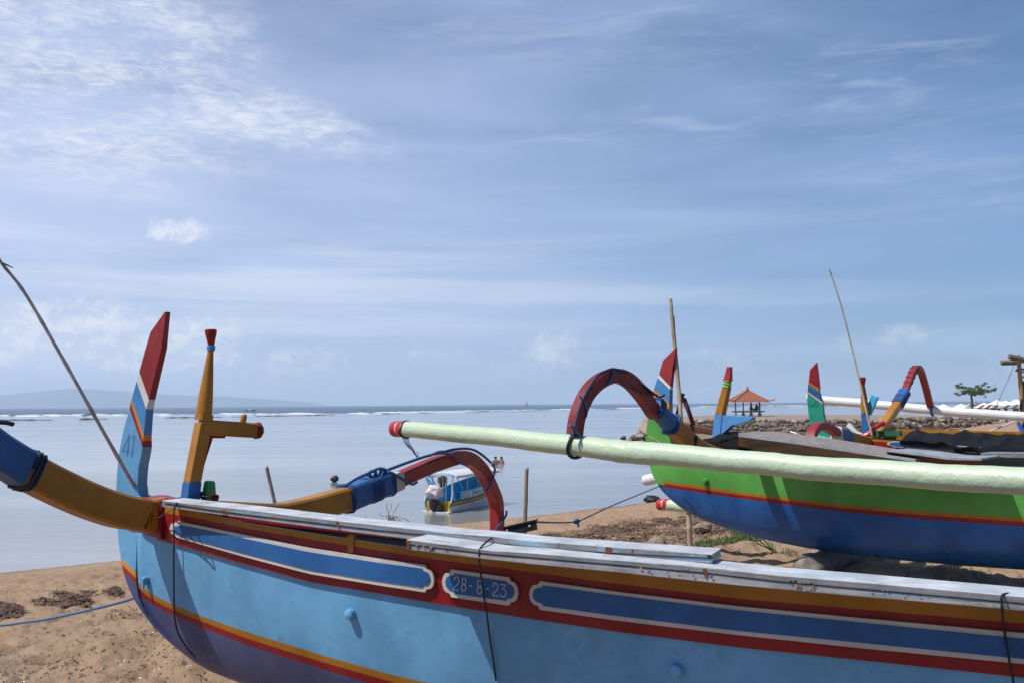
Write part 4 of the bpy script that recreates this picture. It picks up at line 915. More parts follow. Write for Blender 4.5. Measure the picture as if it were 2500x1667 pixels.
AB = interp([(398, 1237), (544, 1257), (737, 1283), (990, 1314), (1200, 1341), (1300, 1345), (1480, 1360)])
AC = interp([(1480, 1362), (1739, 1375)])
xsA = [395, 454, 520, 588, 660, 737, 826, 920, 1010, 1079, 1200, 1300, 1400, 1484, 1600, 1739]
PG = 'old white painted planks laid lengthwise on the nearest boat'
plank('plank', 'long upper white plank on the nearest boat, its left end beside the tiller post', [(AT, lambda x_: AM(x_) - 1.3, M['plank'], 0), (AM, AB if False else (lambda x_: AB(x_) if x_ <= 1484 else AB(1480) + (x_ - 1480) * .055), M['plank2'], .006)], .185, .43, .135, None, PG, xs=xsA)
CT = interp([(992, 1316), (1200, 1343), (1300, 1349), (1555, 1370), (1739, 1386), (1900, 1403.6), (2100, 1420), (2500, 1456), (3400, 1540)])
CM = interp([(992, 1329), (1200, 1354), (1300, 1362), (1555, 1384), (1739, 1401), (1900, 1420), (2100, 1438), (2500, 1474), (3400, 1560)])
CB = interp([(992, 1341), (1200, 1366), (1300, 1377), (1500, 1396), (1800, 1429), (2100, 1456), (2500, 1491), (3400, 1575)])
xsC = [992, 1050, 1120, 1200, 1300, 1400, 1500, 1555, 1650, 1739, 1820, 1900, 2000, 2100, 2250, 2400, 2550, 2800, 3200]
plank('plank', 'wide lower white plank on the nearest boat, running out of the picture at the right', [(CT, lambda x_: CM(x_) - 1.3, M['plank'], 0), (CM, CB, M['plank2'], .004, .26)], .51, .57, .15, None, PG, u0=1.5, u1=4.5, xs=xsC)
def stain(par, xs_, w0, w1, u0, u1, mat, name='rust_stain'):
    g = MB(); c = [nb.on(x_, y_, w0 + .0015, w1 + .0015, u0, u1) for x_, y_ in xs_]; g.ngon(c); g.ngon([q_ - nb.N3 * .001 for q_ in c], flip=True); g.build(name, mat, par)
rootA = [o for o in bpy.data.objects if o.name == 'plank'][0]; rootC = [o for o in bpy.data.objects if o.name == 'plank.001'][0]
for xs_ in ([(1478, 1334), (1490, 1335), (1496, 1342), (1490, 1350), (1477, 1349)], [(820, 1272), (826, 1272), (827, 1284), (821, 1283)], [(538, 1244), (551, 1246), (553, 1250), (540, 1249)], [(1541, 1340), (1546, 1340), (1545, 1350), (1541, 1350)]):
    stain(rootA, xs_, .185, .43, .2, 2.4, M['rust'])
stain(rootA, [(1724, 1353), (1738, 1354), (1737, 1364), (1730, 1363)], .185, .43, .2, 2.4, M['black'], 'dark_end')
for xs_ in ([(992, 1318), (1001, 1319), (1000, 1341), (993, 1340)], [(1716, 1388), (1724, 1387), (1727, 1397), (1722, 1408), (1715, 1400)]):
    stain(rootC, xs_, .51, .57, 1.5, 4.5, M['rust'])
for i_ in range(46):
    x_ = random.choice([random.uniform(1010, 1100), random.uniform(1540, 1700), random.uniform(1930, 1990), random.uniform(2080, 2450), random.uniform(1000, 2480)]); y_ = CM(x_) + random.uniform(-7, 9); r_ = random.uniform(1.2, 3.2)
    stain(rootC, [(x_ + r_ * 1.4 * math.cos(a_) * random.uniform(.7, 1.2), y_ + r_ * math.sin(a_) * random.uniform(.7, 1.2)) for a_ in np.linspace(0, 5.6, 8)], .51, .57, 1.5, 4.5, random.choice([M['rust'], M['black'], M['greywood'], M['greywood']]), 'grime_spot')

# black angle plate with two pale bolt heads, behind the boards
an = lambda px, py: nb.on(px, py, -.12); root = thing('metal_bracket', an(1270, 1290), 'black steel plate with two pale bolt heads behind the planks beside the red arch', 'bracket')
g = MB(); c4 = [an(1232, 1285), an(1308, 1268), an(1311, 1292), an(1268, 1302), an(1232, 1306)]; bk = nb.N3 * .006
g.quad_grid([[c + bk for c in c4], [c - bk for c in c4]], closed=True); g.ngon([c + bk for c in c4]); g.ngon([c - bk for c in c4]); g.build('plate', M['black'], root)
g = MB(); c = [an(1229, 1287), an(1311, 1268)]; g.box((c[0] + c[1]) / 2, (c[1] - c[0]) / 2, nb.N3 * .012, Vector((0, 0, .003))); g.build('flange', M['black'], root)
for px, py in ((1240, 1294), (1295, 1283)):
    g = MB(); c = an(px, py); g.lathe(c, c + nb.N3 * .012, [(0, .005), (.7, .005), (1, .002)], 8); g.build('bolt_head', M['cream'], root)
g = MB(); c = an(1285, 1306); g.tube([c, c - Vector((0, 0, .25))], .012, 6); g.build('stem', M['black'], root)
# dark cords tied round hull and boards
def hull_pts(b, lst, off): 
    out = []
    for px, py in lst:
        p = b.hit(px, py, off); 
        if p is not None: out.append(p + b.N3 * .004)
    return out
def cordpath(lst, top): 
    q = hull_pts(nb, lst, .022); return top + q
r1 = [nb.on(470, 1226, .05), nb.on(440, 1225, .12), nb.on(429, 1229, .23), nb.on(426, 1243, .24)] + hull_pts(nb, [(426, 1262), (426, 1320), (426, 1400), (427, 1480), (430, 1520), (440, 1552), (458, 1580), (478, 1603)], .030)
rope('cord', r1, .0036, M['cord'], nb.root, sm=4)
r2 = [nb.on(1330, 1306, .05), nb.on(1275, 1307, .12), nb.on(1213, 1307.5, .33), nb.on(1175, 1334, .50), nb.on(1171, 1350, .515), nb.on(1170, 1362, .50), nb.on(1173, 1395, .38)] + [on_side(nb, px, py, .045) for px, py in ((1178, 1430), (1184, 1470), (1189, 1500))] + hull_pts(nb, [(1196, 1550), (1204, 1600), (1212, 1660)], .010)
rope('cord', r2, .0034, M['cord'], nb.root, sm=4)
r3 = [nb.on(2540, 1440, .30), nb.on(2500, 1446, .38), nb.on(2450, 1450, .55), nb.on(2446, 1470, .567), nb.on(2447, 1492, .55)] + [on_side(nb, px, py, .05) for px, py in ((2451, 1530), (2457, 1570), (2464, 1610), (2472, 1650), (2478, 1690))]
rope('cord', r3, .0034, M['cord'], nb.root, sm=4)
rope('cord', [nb.on(365, 1277, .115), nb.on(395, 1258, .14), nb.on(425, 1240, .24)], .0022, M['rope_gr'], nb.root)
# thin cords stretched that shade the hull
# bamboo spar leaning off the tail
bs0 = nb.on(343, 1212, .0); bs1 = P(2, 640, 4.35); bs2 = P(-30, 578, 4.32); mid_ = P(150, 870, 4.42)
root = thing('bamboo_spar', bs0, 'long thin grey bamboo spar slanting up to the left from the nearest boat', 'pole')
g = MB(); pts = smooth_path([bs0, P(245, 1040, 4.48), mid_, P(60, 715, 4.38), bs1, bs2], 8); N = len(pts); g.tube(pts, [.0085 - .0022 * i / N + (.0016 if i % 5 == 0 else 0) for i in range(N)], 8); g.build('shaft', wood('grey_bamboo', (.50, .46, .44), (.26, .22, .20), 1.3, (1, 1, .6)), root, smooth=True, shade_angle=80)
g = MB(); g.tube([P(4, 642, 4.35), P(18, 648, 4.35), P(31, 654, 4.35)], [.004, .004, .0025], 6); g.build('twig', M['post_dark'], root, smooth=True)
# mooring line from the stem to the left
pl = [nb.on(330, 1458, .0)] + [P(px, py, d) for px, py, d in ((300, 1468, 4.7), (220, 1488, 5.0), (120, 1510, 5.3), (50, 1520, 5.5), (0, 1526, 5.6), (-120, 1530, 5.9), (-300, 1560, 6.1))]
tag(rope('mooring_rope', pl, .0062, rope_mat('mooring_blue', (.02, .10, .27)), None), 'blue mooring rope running left over the sand from the stem of the nearest boat', 'rope')

# ================= second boat: green
gb = Boat((1.30, 9.0), 42.0, lambda u: .035 + .34 * (1 - math.exp(-max(u - .05, 0) / 1.25)), 'outrigger_boat', 'bright green boat with a deep blue bottom, behind the nearest boat')
gsil = [(1576, 1080), (1580, 1105), (1585, 1133), (1592, 1158), (1604, 1180), (1618, 1200), (1640, 1221), (1660, 1237), (1690, 1256), (1720, 1270), (1760, 1285), (1800, 1297), (1850, 1312), (1900, 1323), (1960, 1335), (2020, 1345), (2100, 1355), (2200, 1367), (2350, 1380), (2500, 1390)]
kk = sorted([(gb.uw(gb.on(px, py, 0))[0], gb.on(px, py, 0).z) for px, py in gsil[1:]]); gk = interp(kk + [(kk[-1][0] + 2.5, kk[-1][1] + .05)])
gg = lambda u: 1.03 + .006 * (u - 1.5) ** 2
gb.set_lines(gg, lambda u: min(gk(u), gg(u) - .1), 5.6)
yb1 = boot(gb, [(1602, 1171), (1640, 1176), (1700, 1184), (1780, 1196), (1900, 1212), (2050, 1230), (2250, 1247), (2500, 1263)], 0)
yb2 = boot(gb, [(1608, 1178.5), (1640, 1183), (1700, 1191.5), (1780, 1203.5), (1900, 1219), (2050, 1238), (2250, 1256), (2500, 1273)], 0)
yb3 = boot(gb, [(1614, 1187), (1640, 1191), (1700, 1200), (1780, 1212), (1900, 1228), (2050, 1247.5), (2250, 1266), (2500, 1284.5)], 0)
gh = gb.hull([gg, yb1, yb2, yb3], [M['green'], M['ylw'], M['red'], M['gblue'], M['inner']], 5.4, gb.root, .03)
gh.modifiers['thickness'].material_offset = 4; gh.modifiers['thickness'].material_offset_rim = 0
gf = [((1648.5, 849), (1650, 848.5), 0), ((1618, 880), (1646, 872), 0), ((1609, 912), (1642, 898), 0), ((1608, 914), (1637, 944), 1), ((1605.5, 921), (1635.5, 951), 2), ((1596, 949), (1634, 984), 3), ((1592, 967), (1633.5, 1004), 4),
      ((1585, 1000), (1633, 1024), 4), ((1577, 1050), (1633, 1060), 4), ((1576, 1080), (1640, 1090), 4), ((1580, 1105), (1642, 1115), 4), ((1585, 1133), (1630, 1145), 4), ((1592, 1158), (1625, 1168), 4), ((1604, 1180), (1622, 1186), 4)]
gb.fin('tail_fin', gf, .034, [M['red2'], M['white'], M['sky'], M['ora'], M['green']])
g = MB(); p = gb.hit(1724, 1174); d = gb.N3 * 1.0; g.lathe(p - d * .02, p + d * .045, [(0, .028), (.8, .028), (1, .018)], 12); g.build('bolt', M['green'], gb.root, smooth=True, shade_angle=40)
UG = 1.19; FLA = (-.894, 7.4); FLB = (-.894 + .745, 7.4 - .667)
# arms
ay = arm_pts(gb, UG, [(1638, 1036), (1677, 1073), (1710, 1098), (1760, 1116), (1830, 1126)]); g = MB(); g.sweep(smooth_path(ay, 6), gb.A3, .10, .125); g.build('crossbeam', M['ylw'], gb.root, smooth=True, shade_angle=25)
ab = arm_pts(gb, UG, [(1596, 992), (1618, 1014), (1640, 1037)]); g = MB(); g.sweep(smooth_path(ab, 6), gb.A3, .118, lambda k: .115 + .02 * k, 0, .55); g.build('lashed_sleeve', M['blue'], gb.root, smooth=True, shade_angle=60)
ar = arm_pts(gb, UG, [(1403, 1060), (1406, 1035), (1411, 1012), (1419, 990), (1430, 967), (1443, 949), (1459, 934), (1478, 923), (1499, 917), (1518, 920), (1537, 931), (1554, 948), (1572, 970), (1590, 996), (1602, 1008)])
g = MB(); g.sweep(smooth_path(ar, 5), gb.A3, .088, lambda k: .080 + .02 * k); g.build('arch', M['arch_red'], gb.root, smooth=True, shade_angle=25)
far0 = Vector((*gb.plan(UG, -.1), 1.0)); far1 = Vector((*gb.plan(UG, -1.7), .95)); far2 = Vector((*gb.plan(UG, -2.14), .42))
g = MB(); g.sweep(smooth_path([ay[-1], far0, far1, far2], 5), gb.A3, .10, .11); g.build('crossbeam', M['ylw'], gb.root, smooth=True, shade_angle=25)
rg = lambda pts, r=.010, off=.055, m='rope_dk': rope('rope', on_a(gb, UG, off, pts), r, M[m], gb.root)
rg([(1398, 1068), (1402, 1050), (1411, 1010), (1422, 978), (1441, 942), (1460, 917), (1482, 905), (1499, 901), (1530, 909)], .010, .046); rg([(1499, 899), (1496, 915), (1489, 930), (1482, 938)], .008, .05, 'rope_md')
rg([(1414, 965), (1422, 975), (1430, 990), (1433, 1005), (1430, 1018)], .007, .05, 'rope_md'); rg([(1391, 1037), (1402, 1046), (1410, 1056), (1420, 1066)], .008, .05, 'rope_md')
rg([(1566, 936), (1584, 951), (1602, 965), (1612, 969), (1622, 963)], .008); rg([(1516, 935), (1545, 950), (1575, 959), (1604, 964)], .007)
coil([ab[0], ab[0].lerp(ab[1], .35)], gb.A3, .064, .066, 2.2, .011, M['rope'], gb.root); coil([ab[2].lerp(ab[1], .05), ab[2].lerp(ab[1], .12)], gb.A3, .064, .072, 1.1, .012, M['rope'], gb.root)
coil([ay[1].lerp(ay[2], .1), ay[1].lerp(ay[2], .2)], gb.A3, .056, .066, 1.1, .007, M['cord'], gb.root)
# near float
fl = lambda px, py: VP(px, py, FLA, FLB)
fp = [(975, 1046.5), (1100, 1056), (1250, 1070.5), (1390, 1085.5), (1520, 1100.5), (1700, 1116), (1850, 1130), (2000, 1143), (2250, 1160), (2500, 1175), (2900, 1208)]; fth = [38, 42, 46.5, 50.5, 54.5, 56, 57, 60, 64.5, 69, 78]
C = [fl(*q) for q in fp]; C.append(C[-1] + (C[-1] - C[-2]).normalized() * 1.2); fth.append(92); rad = [t_ * c.y / F / 2 * .985 for t_, c in zip(fth, C)]
flo = float_pipe(gb.root, C, rad, M['float_green'], M['cap'], .13, rings=(.36, .386, .401), name='float')
# lashing round the float at the arch
k = ar[0]; cc = fl(1405, 1087); ring = [cc + (gb.N3 * math.cos(a_) + Vector((0, 0, math.sin(a_)))) * (rad[3] + .012) + gb.A3 * .012 * math.sin(a_ * 2) for a_ in np.linspace(0, 2 * math.pi, 22)]
g = MB(); g.tube(ring, .011, 7); g.build('lashing', M['rope_dk'], gb.root, smooth=True)
ring = [fl(992, 1048) + (gb.N3 * math.cos(a_) + Vector((0, 0, math.sin(a_)))) * (rad[0] + .006) + gb.A3 * (.008 * math.sin(a_ * 3)) for a_ in np.linspace(0, 4 * math.pi, 40)]
g = MB(); g.tube(ring, .006, 6)
for k_ in range(5):
    s0 = fl(983 + k_ * 3, 1066); g.tube(smooth_path([s0, fl(985 + k_ * 4, 1076 + k_ * 2), fl(998 + k_ * 3, 1092 + k_), fl(1008 + k_ * 3, 1100 + k_ * 5), fl(1019 + random.uniform(-5, 5), 1112 + random.uniform(-12, 7))], 3), .0022, 4)
g.build('frayed_cord', M['cord'], gb.root)
# far float with red cap
ff = lambda px, py: VP(px, py, (1.71, 11.5), (1.71 + .743, 11.5 - .669)); e0 = ff(1620, 1231)
float_pipe(gb.root, [e0, ff(1700, 1239), ff(1900, 1258), ff(2300, 1295)], [.063, .065, .07, .07], M['float_green'], M['cap'], .15)
# tiller post, yellow with red top
cg = lambda px, py, w=0: gb.on(px, py, w)
frame_box(gb, 'post_foot', cg(1748, 1112), cg(1759, 1011), .075, .075, M['sky']); frame_box(gb, 'tiller_post', cg(1759, 1011), cg(1775, 943), .07, .075, M['ylw'], taper=.82)
g = MB(); g.lathe(cg(1775, 944), cg(1777, 928), [(0, .040), (.2, .030), (.45, .040), (.6, .028), (.85, .038), (1, .028)], 8); g.build('ring', paint('lime_paint', (.18, .50, .06), .4), gb.root)
frame_box(gb, 'post_head', cg(1777, 930), cg(1781.5, 895), .062, .06, M['cap'], taper=.6)
rows = [[cg(px, py) + gb.N3 * s_ * .03 for px, py in ((1764, 1013), (1800, 1014), (1842, 1017), (1838, 1024), (1815, 1033), (1790, 1038), (1775, 1052), (1762, 1062))] for s_ in (-1, 1)]
g = MB(); g.quad_grid([[r[i] for r in rows] for i in range(8)] + [[r[0] for r in rows]]); g.ngon(rows[0]); g.ngon(rows[1]); g.build('post_arm', M['sky'], gb.root, bevel=.003)
# dark frame of old timber and red-brown beam
def bar(name, mat, parent, p, q, w, h, side): g = MB(); g.sweep([p, (p + q) / 2, q], side, w, h); return g.build(name, mat, parent)
root = thing('timber_prop', cg(1700, 1050, -.1), 'dark red-brown timber prop, an upside down V behind the red arch of the green boat', 'timber frame')
pc = lambda px, py: gb.on(px, py, -.12)
bar('leg', M['brownwood'], root, pc(1667, 960), pc(1648, 1036), .035, .03, gb.N3); bar('leg', M['brownwood'], root, pc(1670, 972), pc(1697, 1048), .035, .030, gb.N3)
bar('beam', M['brownwood'], root, pc(1655, 1036), pc(1802, 1064), .07, .052, gb.N3); bar('foot', M['brownwood'], root, pc(1693, 1040), pc(1688, 1062), .05, .04, gb.N3); bar('stub', M['brownwood'], root, pc(1640, 1050), pc(1648, 1084), .04, .05, gb.N3)
# planks on the green boat
def edge_plank(name, label, top, bot, w, width, mat_edge, mat_top, mat_under=None, under=None, xs=None, group='weathered planks laid on the green boat'):
    xs = xs or np.linspace(top[0][0], top[-1][0], 12); T = interp(top); B = interp(bot); root = thing(name, gb.on(xs[0], T(xs[0]), w), label, 'plank', group); g = MB(); rows = []
    for x_ in xs:
        a_ = gb.on(x_, T(x_), w); b_ = gb.on(x_, B(x_), w); rows.append([a_, b_, b_ - gb.N3 * width, a_ - gb.N3 * width])
    g.quad_grid(rows, lambda i, j: 1 if j == 3 else 0, closed=True); g.ngon(rows[0]); g.ngon(rows[-1]); g.build('board', [mat_edge, mat_top], root)
    if under:
        U = interp(under); g = MB(); rows = []
        for x_ in xs:
            a_ = gb.on(x_, B(x_) + .4, w - .012); b_ = gb.on(x_, U(x_), w - .10); rows.append([a_, b_, b_ - gb.N3 * .02, a_ - gb.N3 * .02])
        g.quad_grid(rows, closed=True); g.ngon(rows[0]); g.ngon(rows[-1]); g.build('underside', mat_under, root)
    return root
edge_plank('plank', 'long weathered plank tilted on the green boat, white edged with a brown stained underside', [(1803, 1056), (1950, 1075), (2100, 1100), (2235, 1120)], [(1803, 1065), (1950, 1084), (2100, 1107), (2235, 1127)], .76, .55, M['plank2'], M['greywood'], M['weather'], [(1803, 1088), (1900, 1112), (2000, 1128), (2235, 1140)])
edge_plank('plank', 'short white painted plank in front of the teal hull on the green boat', [(2165, 1099), (2250, 1107), (2320, 1117), (2396, 1118)], [(2165, 1102), (2250, 1112), (2320, 1122), (2396, 1123)], .74, .40, M['plank2'], M['plank2'], M['brownwood'], [(2165, 1108), (2250, 1128), (2320, 1142), (2396, 1150)])
edge_plank('plank', 'tan plywood sheet with a white edge at the right end of the green boat', [(2394, 1105), (2500, 1106), (2750, 1112)], [(2394, 1113), (2500, 1117), (2750, 1124)], .22, .22, M['plank'], M['plank'], M['tan'], [(2394, 1136), (2500, 1150), (2750, 1160)])
g = MB(); a_ = pc(1660, 1070); rows = []
for x_ in np.linspace(1700, 1830, 8): a1_ = gb.on(x_, 1052 + (x_ - 1700) * .09 + 6, -.05); b1_ = gb.on(x_, 1085 + (x_ - 1700) * .09, -.02); rows.append([a1_, b1_, b1_ - gb.N3 * .02, a1_ - gb.N3 * .02])
g.quad_grid(rows, closed=True); g.ngon(rows[0]); g.ngon(rows[-1]); tag(g.build('plank', M['weather'], None), 'dark stained plank under the red-brown beam at the tail of the green boat', 'plank', 'weathered planks laid on the green boat')
# black bag / plastic heap in the green boat
bc = gb.on(1790, 1085, -.02); bm = bmesh.new(); bmesh.ops.create_icosphere(bm, subdivisions=3, radius=1)
for v in bm.verts:
    n_ = v.co.copy(); k_ = .8 + .5 * vnoise(np.array([n_.x * 3 + 5]), np.array([n_.y * 3 + n_.z * 4]), 5)[0]; v.co = Vector((n_.x * .26, n_.y * .20, n_.z * .10)) * k_
me = bpy.data.meshes.new('plastic_sheet'); bm.to_mesh(me); bm.free(); me.materials.append(M['tarp']); o = bpy.data.objects.new('plastic_sheet', me); COL.objects.link(o); o.location = bc; o.rotation_euler = (0, 0, R_(-42)); tag(o, 'crumpled black plastic sheet stuffed in the tail of the green boat', 'plastic sheet')
# bamboo pole standing behind the green fin
pp = [P(1664, 1058, 8.72), P(1660, 985, 8.8), P(1655, 930, 8.85), P(1648, 850, 8.9), P(1640, 770, 8.95), P(1637, 731, 9.0)]; root = thing('bamboo_pole', pp[0], 'tall upright bamboo pole behind the red tip of the green boat fin', 'pole')
sp_ = smooth_path([Vector((pp[0].x + .02, pp[0].y - .02, .85))] + pp, 6); N = len(sp_); g = MB(); g.tube(sp_, [.021 - .006 * i / N + (.003 if i % 6 == 2 else 0) for i in range(N)], 10); g.build('shaft', M['bamboo'], root, smooth=True, shade_angle=80)
g = MB(); g.tube([P(1650, 850, 9.38), P(1646, 810, 9.38), P(1645, 772, 9.38)], [.012, .011, .008], 8); g.build('splint', M['greywood'], root, smooth=True)
# thin cane hook
root = thing('cane_hook', P(1600, 1070, 8.6), 'thin bamboo cane with a black wire hook leaning against the green fin', 'cane')
g = MB(); g.tube([P(1622, 1088, 8.4), P(1600, 1072, 8.5), P(1583, 1064, 8.6)], .007, 6); g.build('cane', M['bamboo'], root); g = MB(); g.tube(smooth_path([P(1583, 1064, 8.6), P(1572, 1058, 8.6), P(1562, 1051, 8.6), P(1564, 1050, 8.6)], 3), .004, 5); g.build('hook', M['cord'], root)
# support log and block under the green hull
g = MB(); c = gb.on(1985, 1385, .10); 
def rock(name, c, s, mat, label, cat, group=None, sub=3, seed=1, rz=0):
    bm = bmesh.new(); bmesh.ops.create_icosphere(bm, subdivisions=sub, radius=1)
    for v in bm.verts:
        n_ = v.co.copy(); k_ = .72 + .5 * vnoise(np.array([n_.x * 1.6 + seed * 7.3 + n_.z]), np.array([n_.y * 1.6 + n_.z * 1.3 + 9]), seed)[0] + .12 * vnoise(np.array([n_.x * 6 + seed]), np.array([n_.y * 6 + n_.z * 5]), seed + 3)[0]
        v.co = Vector((n_.x * s[0], n_.y * s[1], n_.z * s[2])) * k_
    me = bpy.data.meshes.new(name); bm.to_mesh(me); bm.free(); me.materials.append(mat); me.polygons.foreach_set('use_smooth', [True] * len(me.polygons)); me.set_sharp_from_angle(angle=R_(35)); o = bpy.data.objects.new(name, me); COL.objects.link(o); o.location = c; o.rotation_euler = (0, 0, rz)
    return tag(o, label, cat, group)
lz = th(c.x, c.y, False)
lg0 = Vector((c.x, c.y, lz + .06)) + gb.N3 * .12; lg1 = lg0 - gb.N3 * 1.3 + gb.A3 * .15
g = MB(); pts = smooth_path([lg0, lg0.lerp(lg1, .35) + Vector((0, 0, .03)), lg0.lerp(lg1, .7), lg1], 5); g.tube(pts, [.11 + .015 * math.sin(i * 1.9) for i in range(len(pts))], 12)
tag(g.build('roller_log', M['log'], None, smooth=True, shade_angle=60), 'thick grey log lying under the green hull as a roller', 'log')
rock('broken_stone', Vector((c.x - .12, c.y - .28, lz + .05)), (.12, .10, .12), M['log'], 'broken grey stone wedged in front of the log below the green hull', 'stone', seed=4)

# ================= third boat: teal, number 44
tb = Boat((3.5, 11.65), 35.0, lambda u: .035 + .32 * (1 - math.exp(-max(u - .05, 0) / 1.1)), 'outrigger_boat', 'teal boat numbered 44 on its fin, half covered in black plastic')
tg = mk(tb, interp([(1990, 1060), (2050, 1073), (2118, 1072), (2180, 1077), (2300, 1087), (2500, 1100)]), 2.6, .0)
tyr = mk(tb, interp([(1990, 1062), (2118, 1074), (2180, 1079), (2300, 1089), (2500, 1102)]), 2.6, 0); trb = mk(tb, interp([(1990, 1075), (2060, 1083), (2112, 1088), (2200, 1094), (2300, 1100.5), (2390, 1107), (2500, 1115)]), 2.6, 0)
tb.set_lines(lambda u: tg(u), lambda u: .30 + .75 * max(0, 1 - u / 1.1) ** 2.2, 5.4)
th_l = tb.hull([tg, lambda u: tg(u) - .40], [M['teal'], M['gblue'], M['inner']], 5.2, tb.root, .03); th_l.modifiers['thickness'].material_offset = 2; th_l.modifiers['thickness'].material_offset_rim = 0
tb.strip('sheer_plank', lambda u: tg(u) + .01, trb, .62, tb.uw(tb.on(2393, 1096, .31))[0], .014, [M['ylw'], M['red']], [lambda u: tg(u) - .012], 60)
tf = [((1993, 885), (1994, 884), 0), ((1977, 903), (1996.5, 905), 0), ((1974, 932), (2001, 948), 1), ((1973, 938), (2000, 957), 2), ((1971.5, 952), (2007, 978), 0), ((1971, 955), (2008, 981.5), 3), ((1970.5, 957.5), (2008.3, 985), 4),
      ((1971, 985), (2009, 1005), 4), ((1973.5, 1010), (2012.5, 1022), 4), ((1978, 1040), (2021, 1043), 4), ((1986, 1060), (2040, 1060), 4), ((1998, 1085), (2060, 1085), 4), ((2010, 1100), (2070, 1100), 4)]
tfin = tb.fin('tail_fin', tf, .034, [M['red'], M['ylw'], M['blue'], M['cream'], M['teal']])
g = MB()
for X in ([(512, 770), (485, 848), (548, 856)], [(548, 815), (540, 862)], [(604, 772), (566, 848), (628, 858)], [(632, 815), (626, 866)]):
    stroke(g, [tb.on(1900 + x_ / 6.533, 860 + y_ / 6.533, .034) for x_, y_ in X], .010, tb.N3, .0015)
g.build('fin_number', M['tnum'], tfin)
g = MB(); rows = []
for px in np.linspace(2166, 2395, 14):
    h = min(1, (px - 2158) / 22); m_ = 1082 + (px - 2166) * .072; e_ = 7.5 * h; p1 = tb.hit(px, m_ - e_, .03); p2 = tb.hit(px, m_ + e_, .03)
    if p1 and p2: rows.append([p1 - tb.N3 * .01, p1, p2, p2 - tb.N3 * .01])
g.quad_grid(rows); tbr = g.build('trim_border', M['cream'], tb.root); g = MB(); rows = []
for px in np.linspace(2172, 2395, 14):
    h = min(1, (px - 2162) / 22); m_ = 1082 + (px - 2166) * .072; e_ = 5.6 * h; p1 = tb.hit(px, m_ - e_, .034); p2 = tb.hit(px, m_ + e_, .034)
    if p1 and p2: rows.append([p1 - tb.N3 * .01, p1, p2, p2 - tb.N3 * .01])
g.quad_grid(rows); g.build('panel', M['blue'], tb.root)
UT = .71
ty = arm_pts(tb, UT, [(2066, 1066), (2090, 1074), (2114, 1080)]) + [Vector((*tb.plan(UT, .0), tb.lat(2114, 1080, UT).z))]; g = MB(); g.sweep(ty, tb.A3, .12, .125); g.build('crossbeam', M['ylw'], tb.root)
tbl = arm_pts(tb, UT, [(2044, 1056), (2058, 1062), (2069, 1067)]); g = MB(); g.sweep(tbl, tb.A3, .13, .12); g.build('lashed_sleeve', M['blue'], tb.root)
g = MB(); g.sweep(arm_pts(tb, UT, [(2041, 1055), (2046, 1057)]), tb.A3, .12, .13); g.build('white_band', M['cream'], tb.root)
ta = arm_pts(tb, UT, [(1979, 1100), (1978, 1080), (1982, 1058), (1989, 1046), (2000, 1039), (2013, 1040), (2028, 1047), (2042, 1056)]); g = MB(); g.sweep(smooth_path(ta, 5), tb.A3, .10, .075); g.build('arch', M['red2'], tb.root, smooth=True, shade_angle=25)
rope('rope', on_a(tb, UT, -.02, [(1975, 1085), (1977, 1060), (1985, 1043), (1998, 1035), (2010, 1034)]), .008, M['rope_dk'], tb.root)
fy = arm_pts(tb, UT, [(2140, 1062), (2152, 1045), (2172, 1016), (2193, 985)]); g = MB(); g.sweep(smooth_path(fy, 4), tb.A3, .10, .10); g.build('crossbeam', M['ylw'], tb.root, smooth=True, shade_angle=25)
fb = arm_pts(tb, UT, [(2191, 988), (2200, 972), (2209, 957)]); g = MB(); g.sweep(smooth_path(fb, 4), tb.A3, .115, .115); g.build('lashed_sleeve', M['blue'], tb.root); coil(fb[:2], tb.A3, .06, .06, 4, .012, M['rope'], tb.root); coil([fb[1], fb[2]], tb.A3, .06, .06, 2, .012, M['rope_md'], tb.root)
fr = arm_pts(tb, UT, [(2207, 962), (2215, 941), (2222, 923), (2229, 907), (2236, 899), (2243, 899), (2250, 912), (2257, 935), (2264, 961), (2271, 990), (2273, 998)]); g = MB(); g.sweep(smooth_path(fr, 4), tb.A3, .085, .07); g.build('arch', M['red2'], tb.root, smooth=True, shade_angle=25)
coil(fr[1:5], tb.A3, .05, .042, 4.5, .005, M['rope_dk'], tb.root)
FT = (fr[-1].x, fr[-1].y); FT2 = (FT[0] + .82, FT[1] - .57); ft = lambda px, py: VP(px, py, FT, FT2)
fpt = [(1975, 970), (2007, 976), (2108, 984.5), (2170, 990), (2233, 996), (2300, 1002), (2378, 1008.5), (2500, 1016), (2700, 1030)]; Ct = [ft(*q) for q in fpt]
float_pipe(tb.root, Ct, [.066, .066, .062, .062, .066, .063, .062, .062, .062], M['float_white'], M['float_white'], .05, name='float')
g = MB(); c = ft(2276, 1000); ring = [c + (tb.N3 * math.cos(a_) + Vector((0, 0, math.sin(a_)))) * .078 for a_ in np.linspace(0, 2 * math.pi, 16)]; g.tube(ring, .014, 6); g.build('lashing', M['rope'], tb.root)
n0 = Vector((ta[0].x, ta[0].y, ta[0].z - .02)); nl = VP(1584, 1170, (n0.x, n0.y), (n0.x + .82, n0.y - .57)); nl2 = n0 + (n0 - nl) * .8
float_pipe(tb.root, [nl, nl.lerp(n0, .5), n0 - Vector((0, 0, .05)), nl2 - Vector((0, 0, .3))], [.055, .056, .058, .058], M['float_white'], M['float_white'], .12, name='float')
ct = lambda px, py, w=0: tb.on(px, py, w)
frame_box(tb, 'post_foot', ct(2115, 1062), ct(2112, 1007), .075, .07, M['blue']); g = MB(); g.lathe(ct(2112, 1008), ct(2107, 938), [(0, .042), (.3, .045), (.7, .03), (1, .018)], 12); g.build('tiller_post', M['ylw'], tb.root, smooth=True)
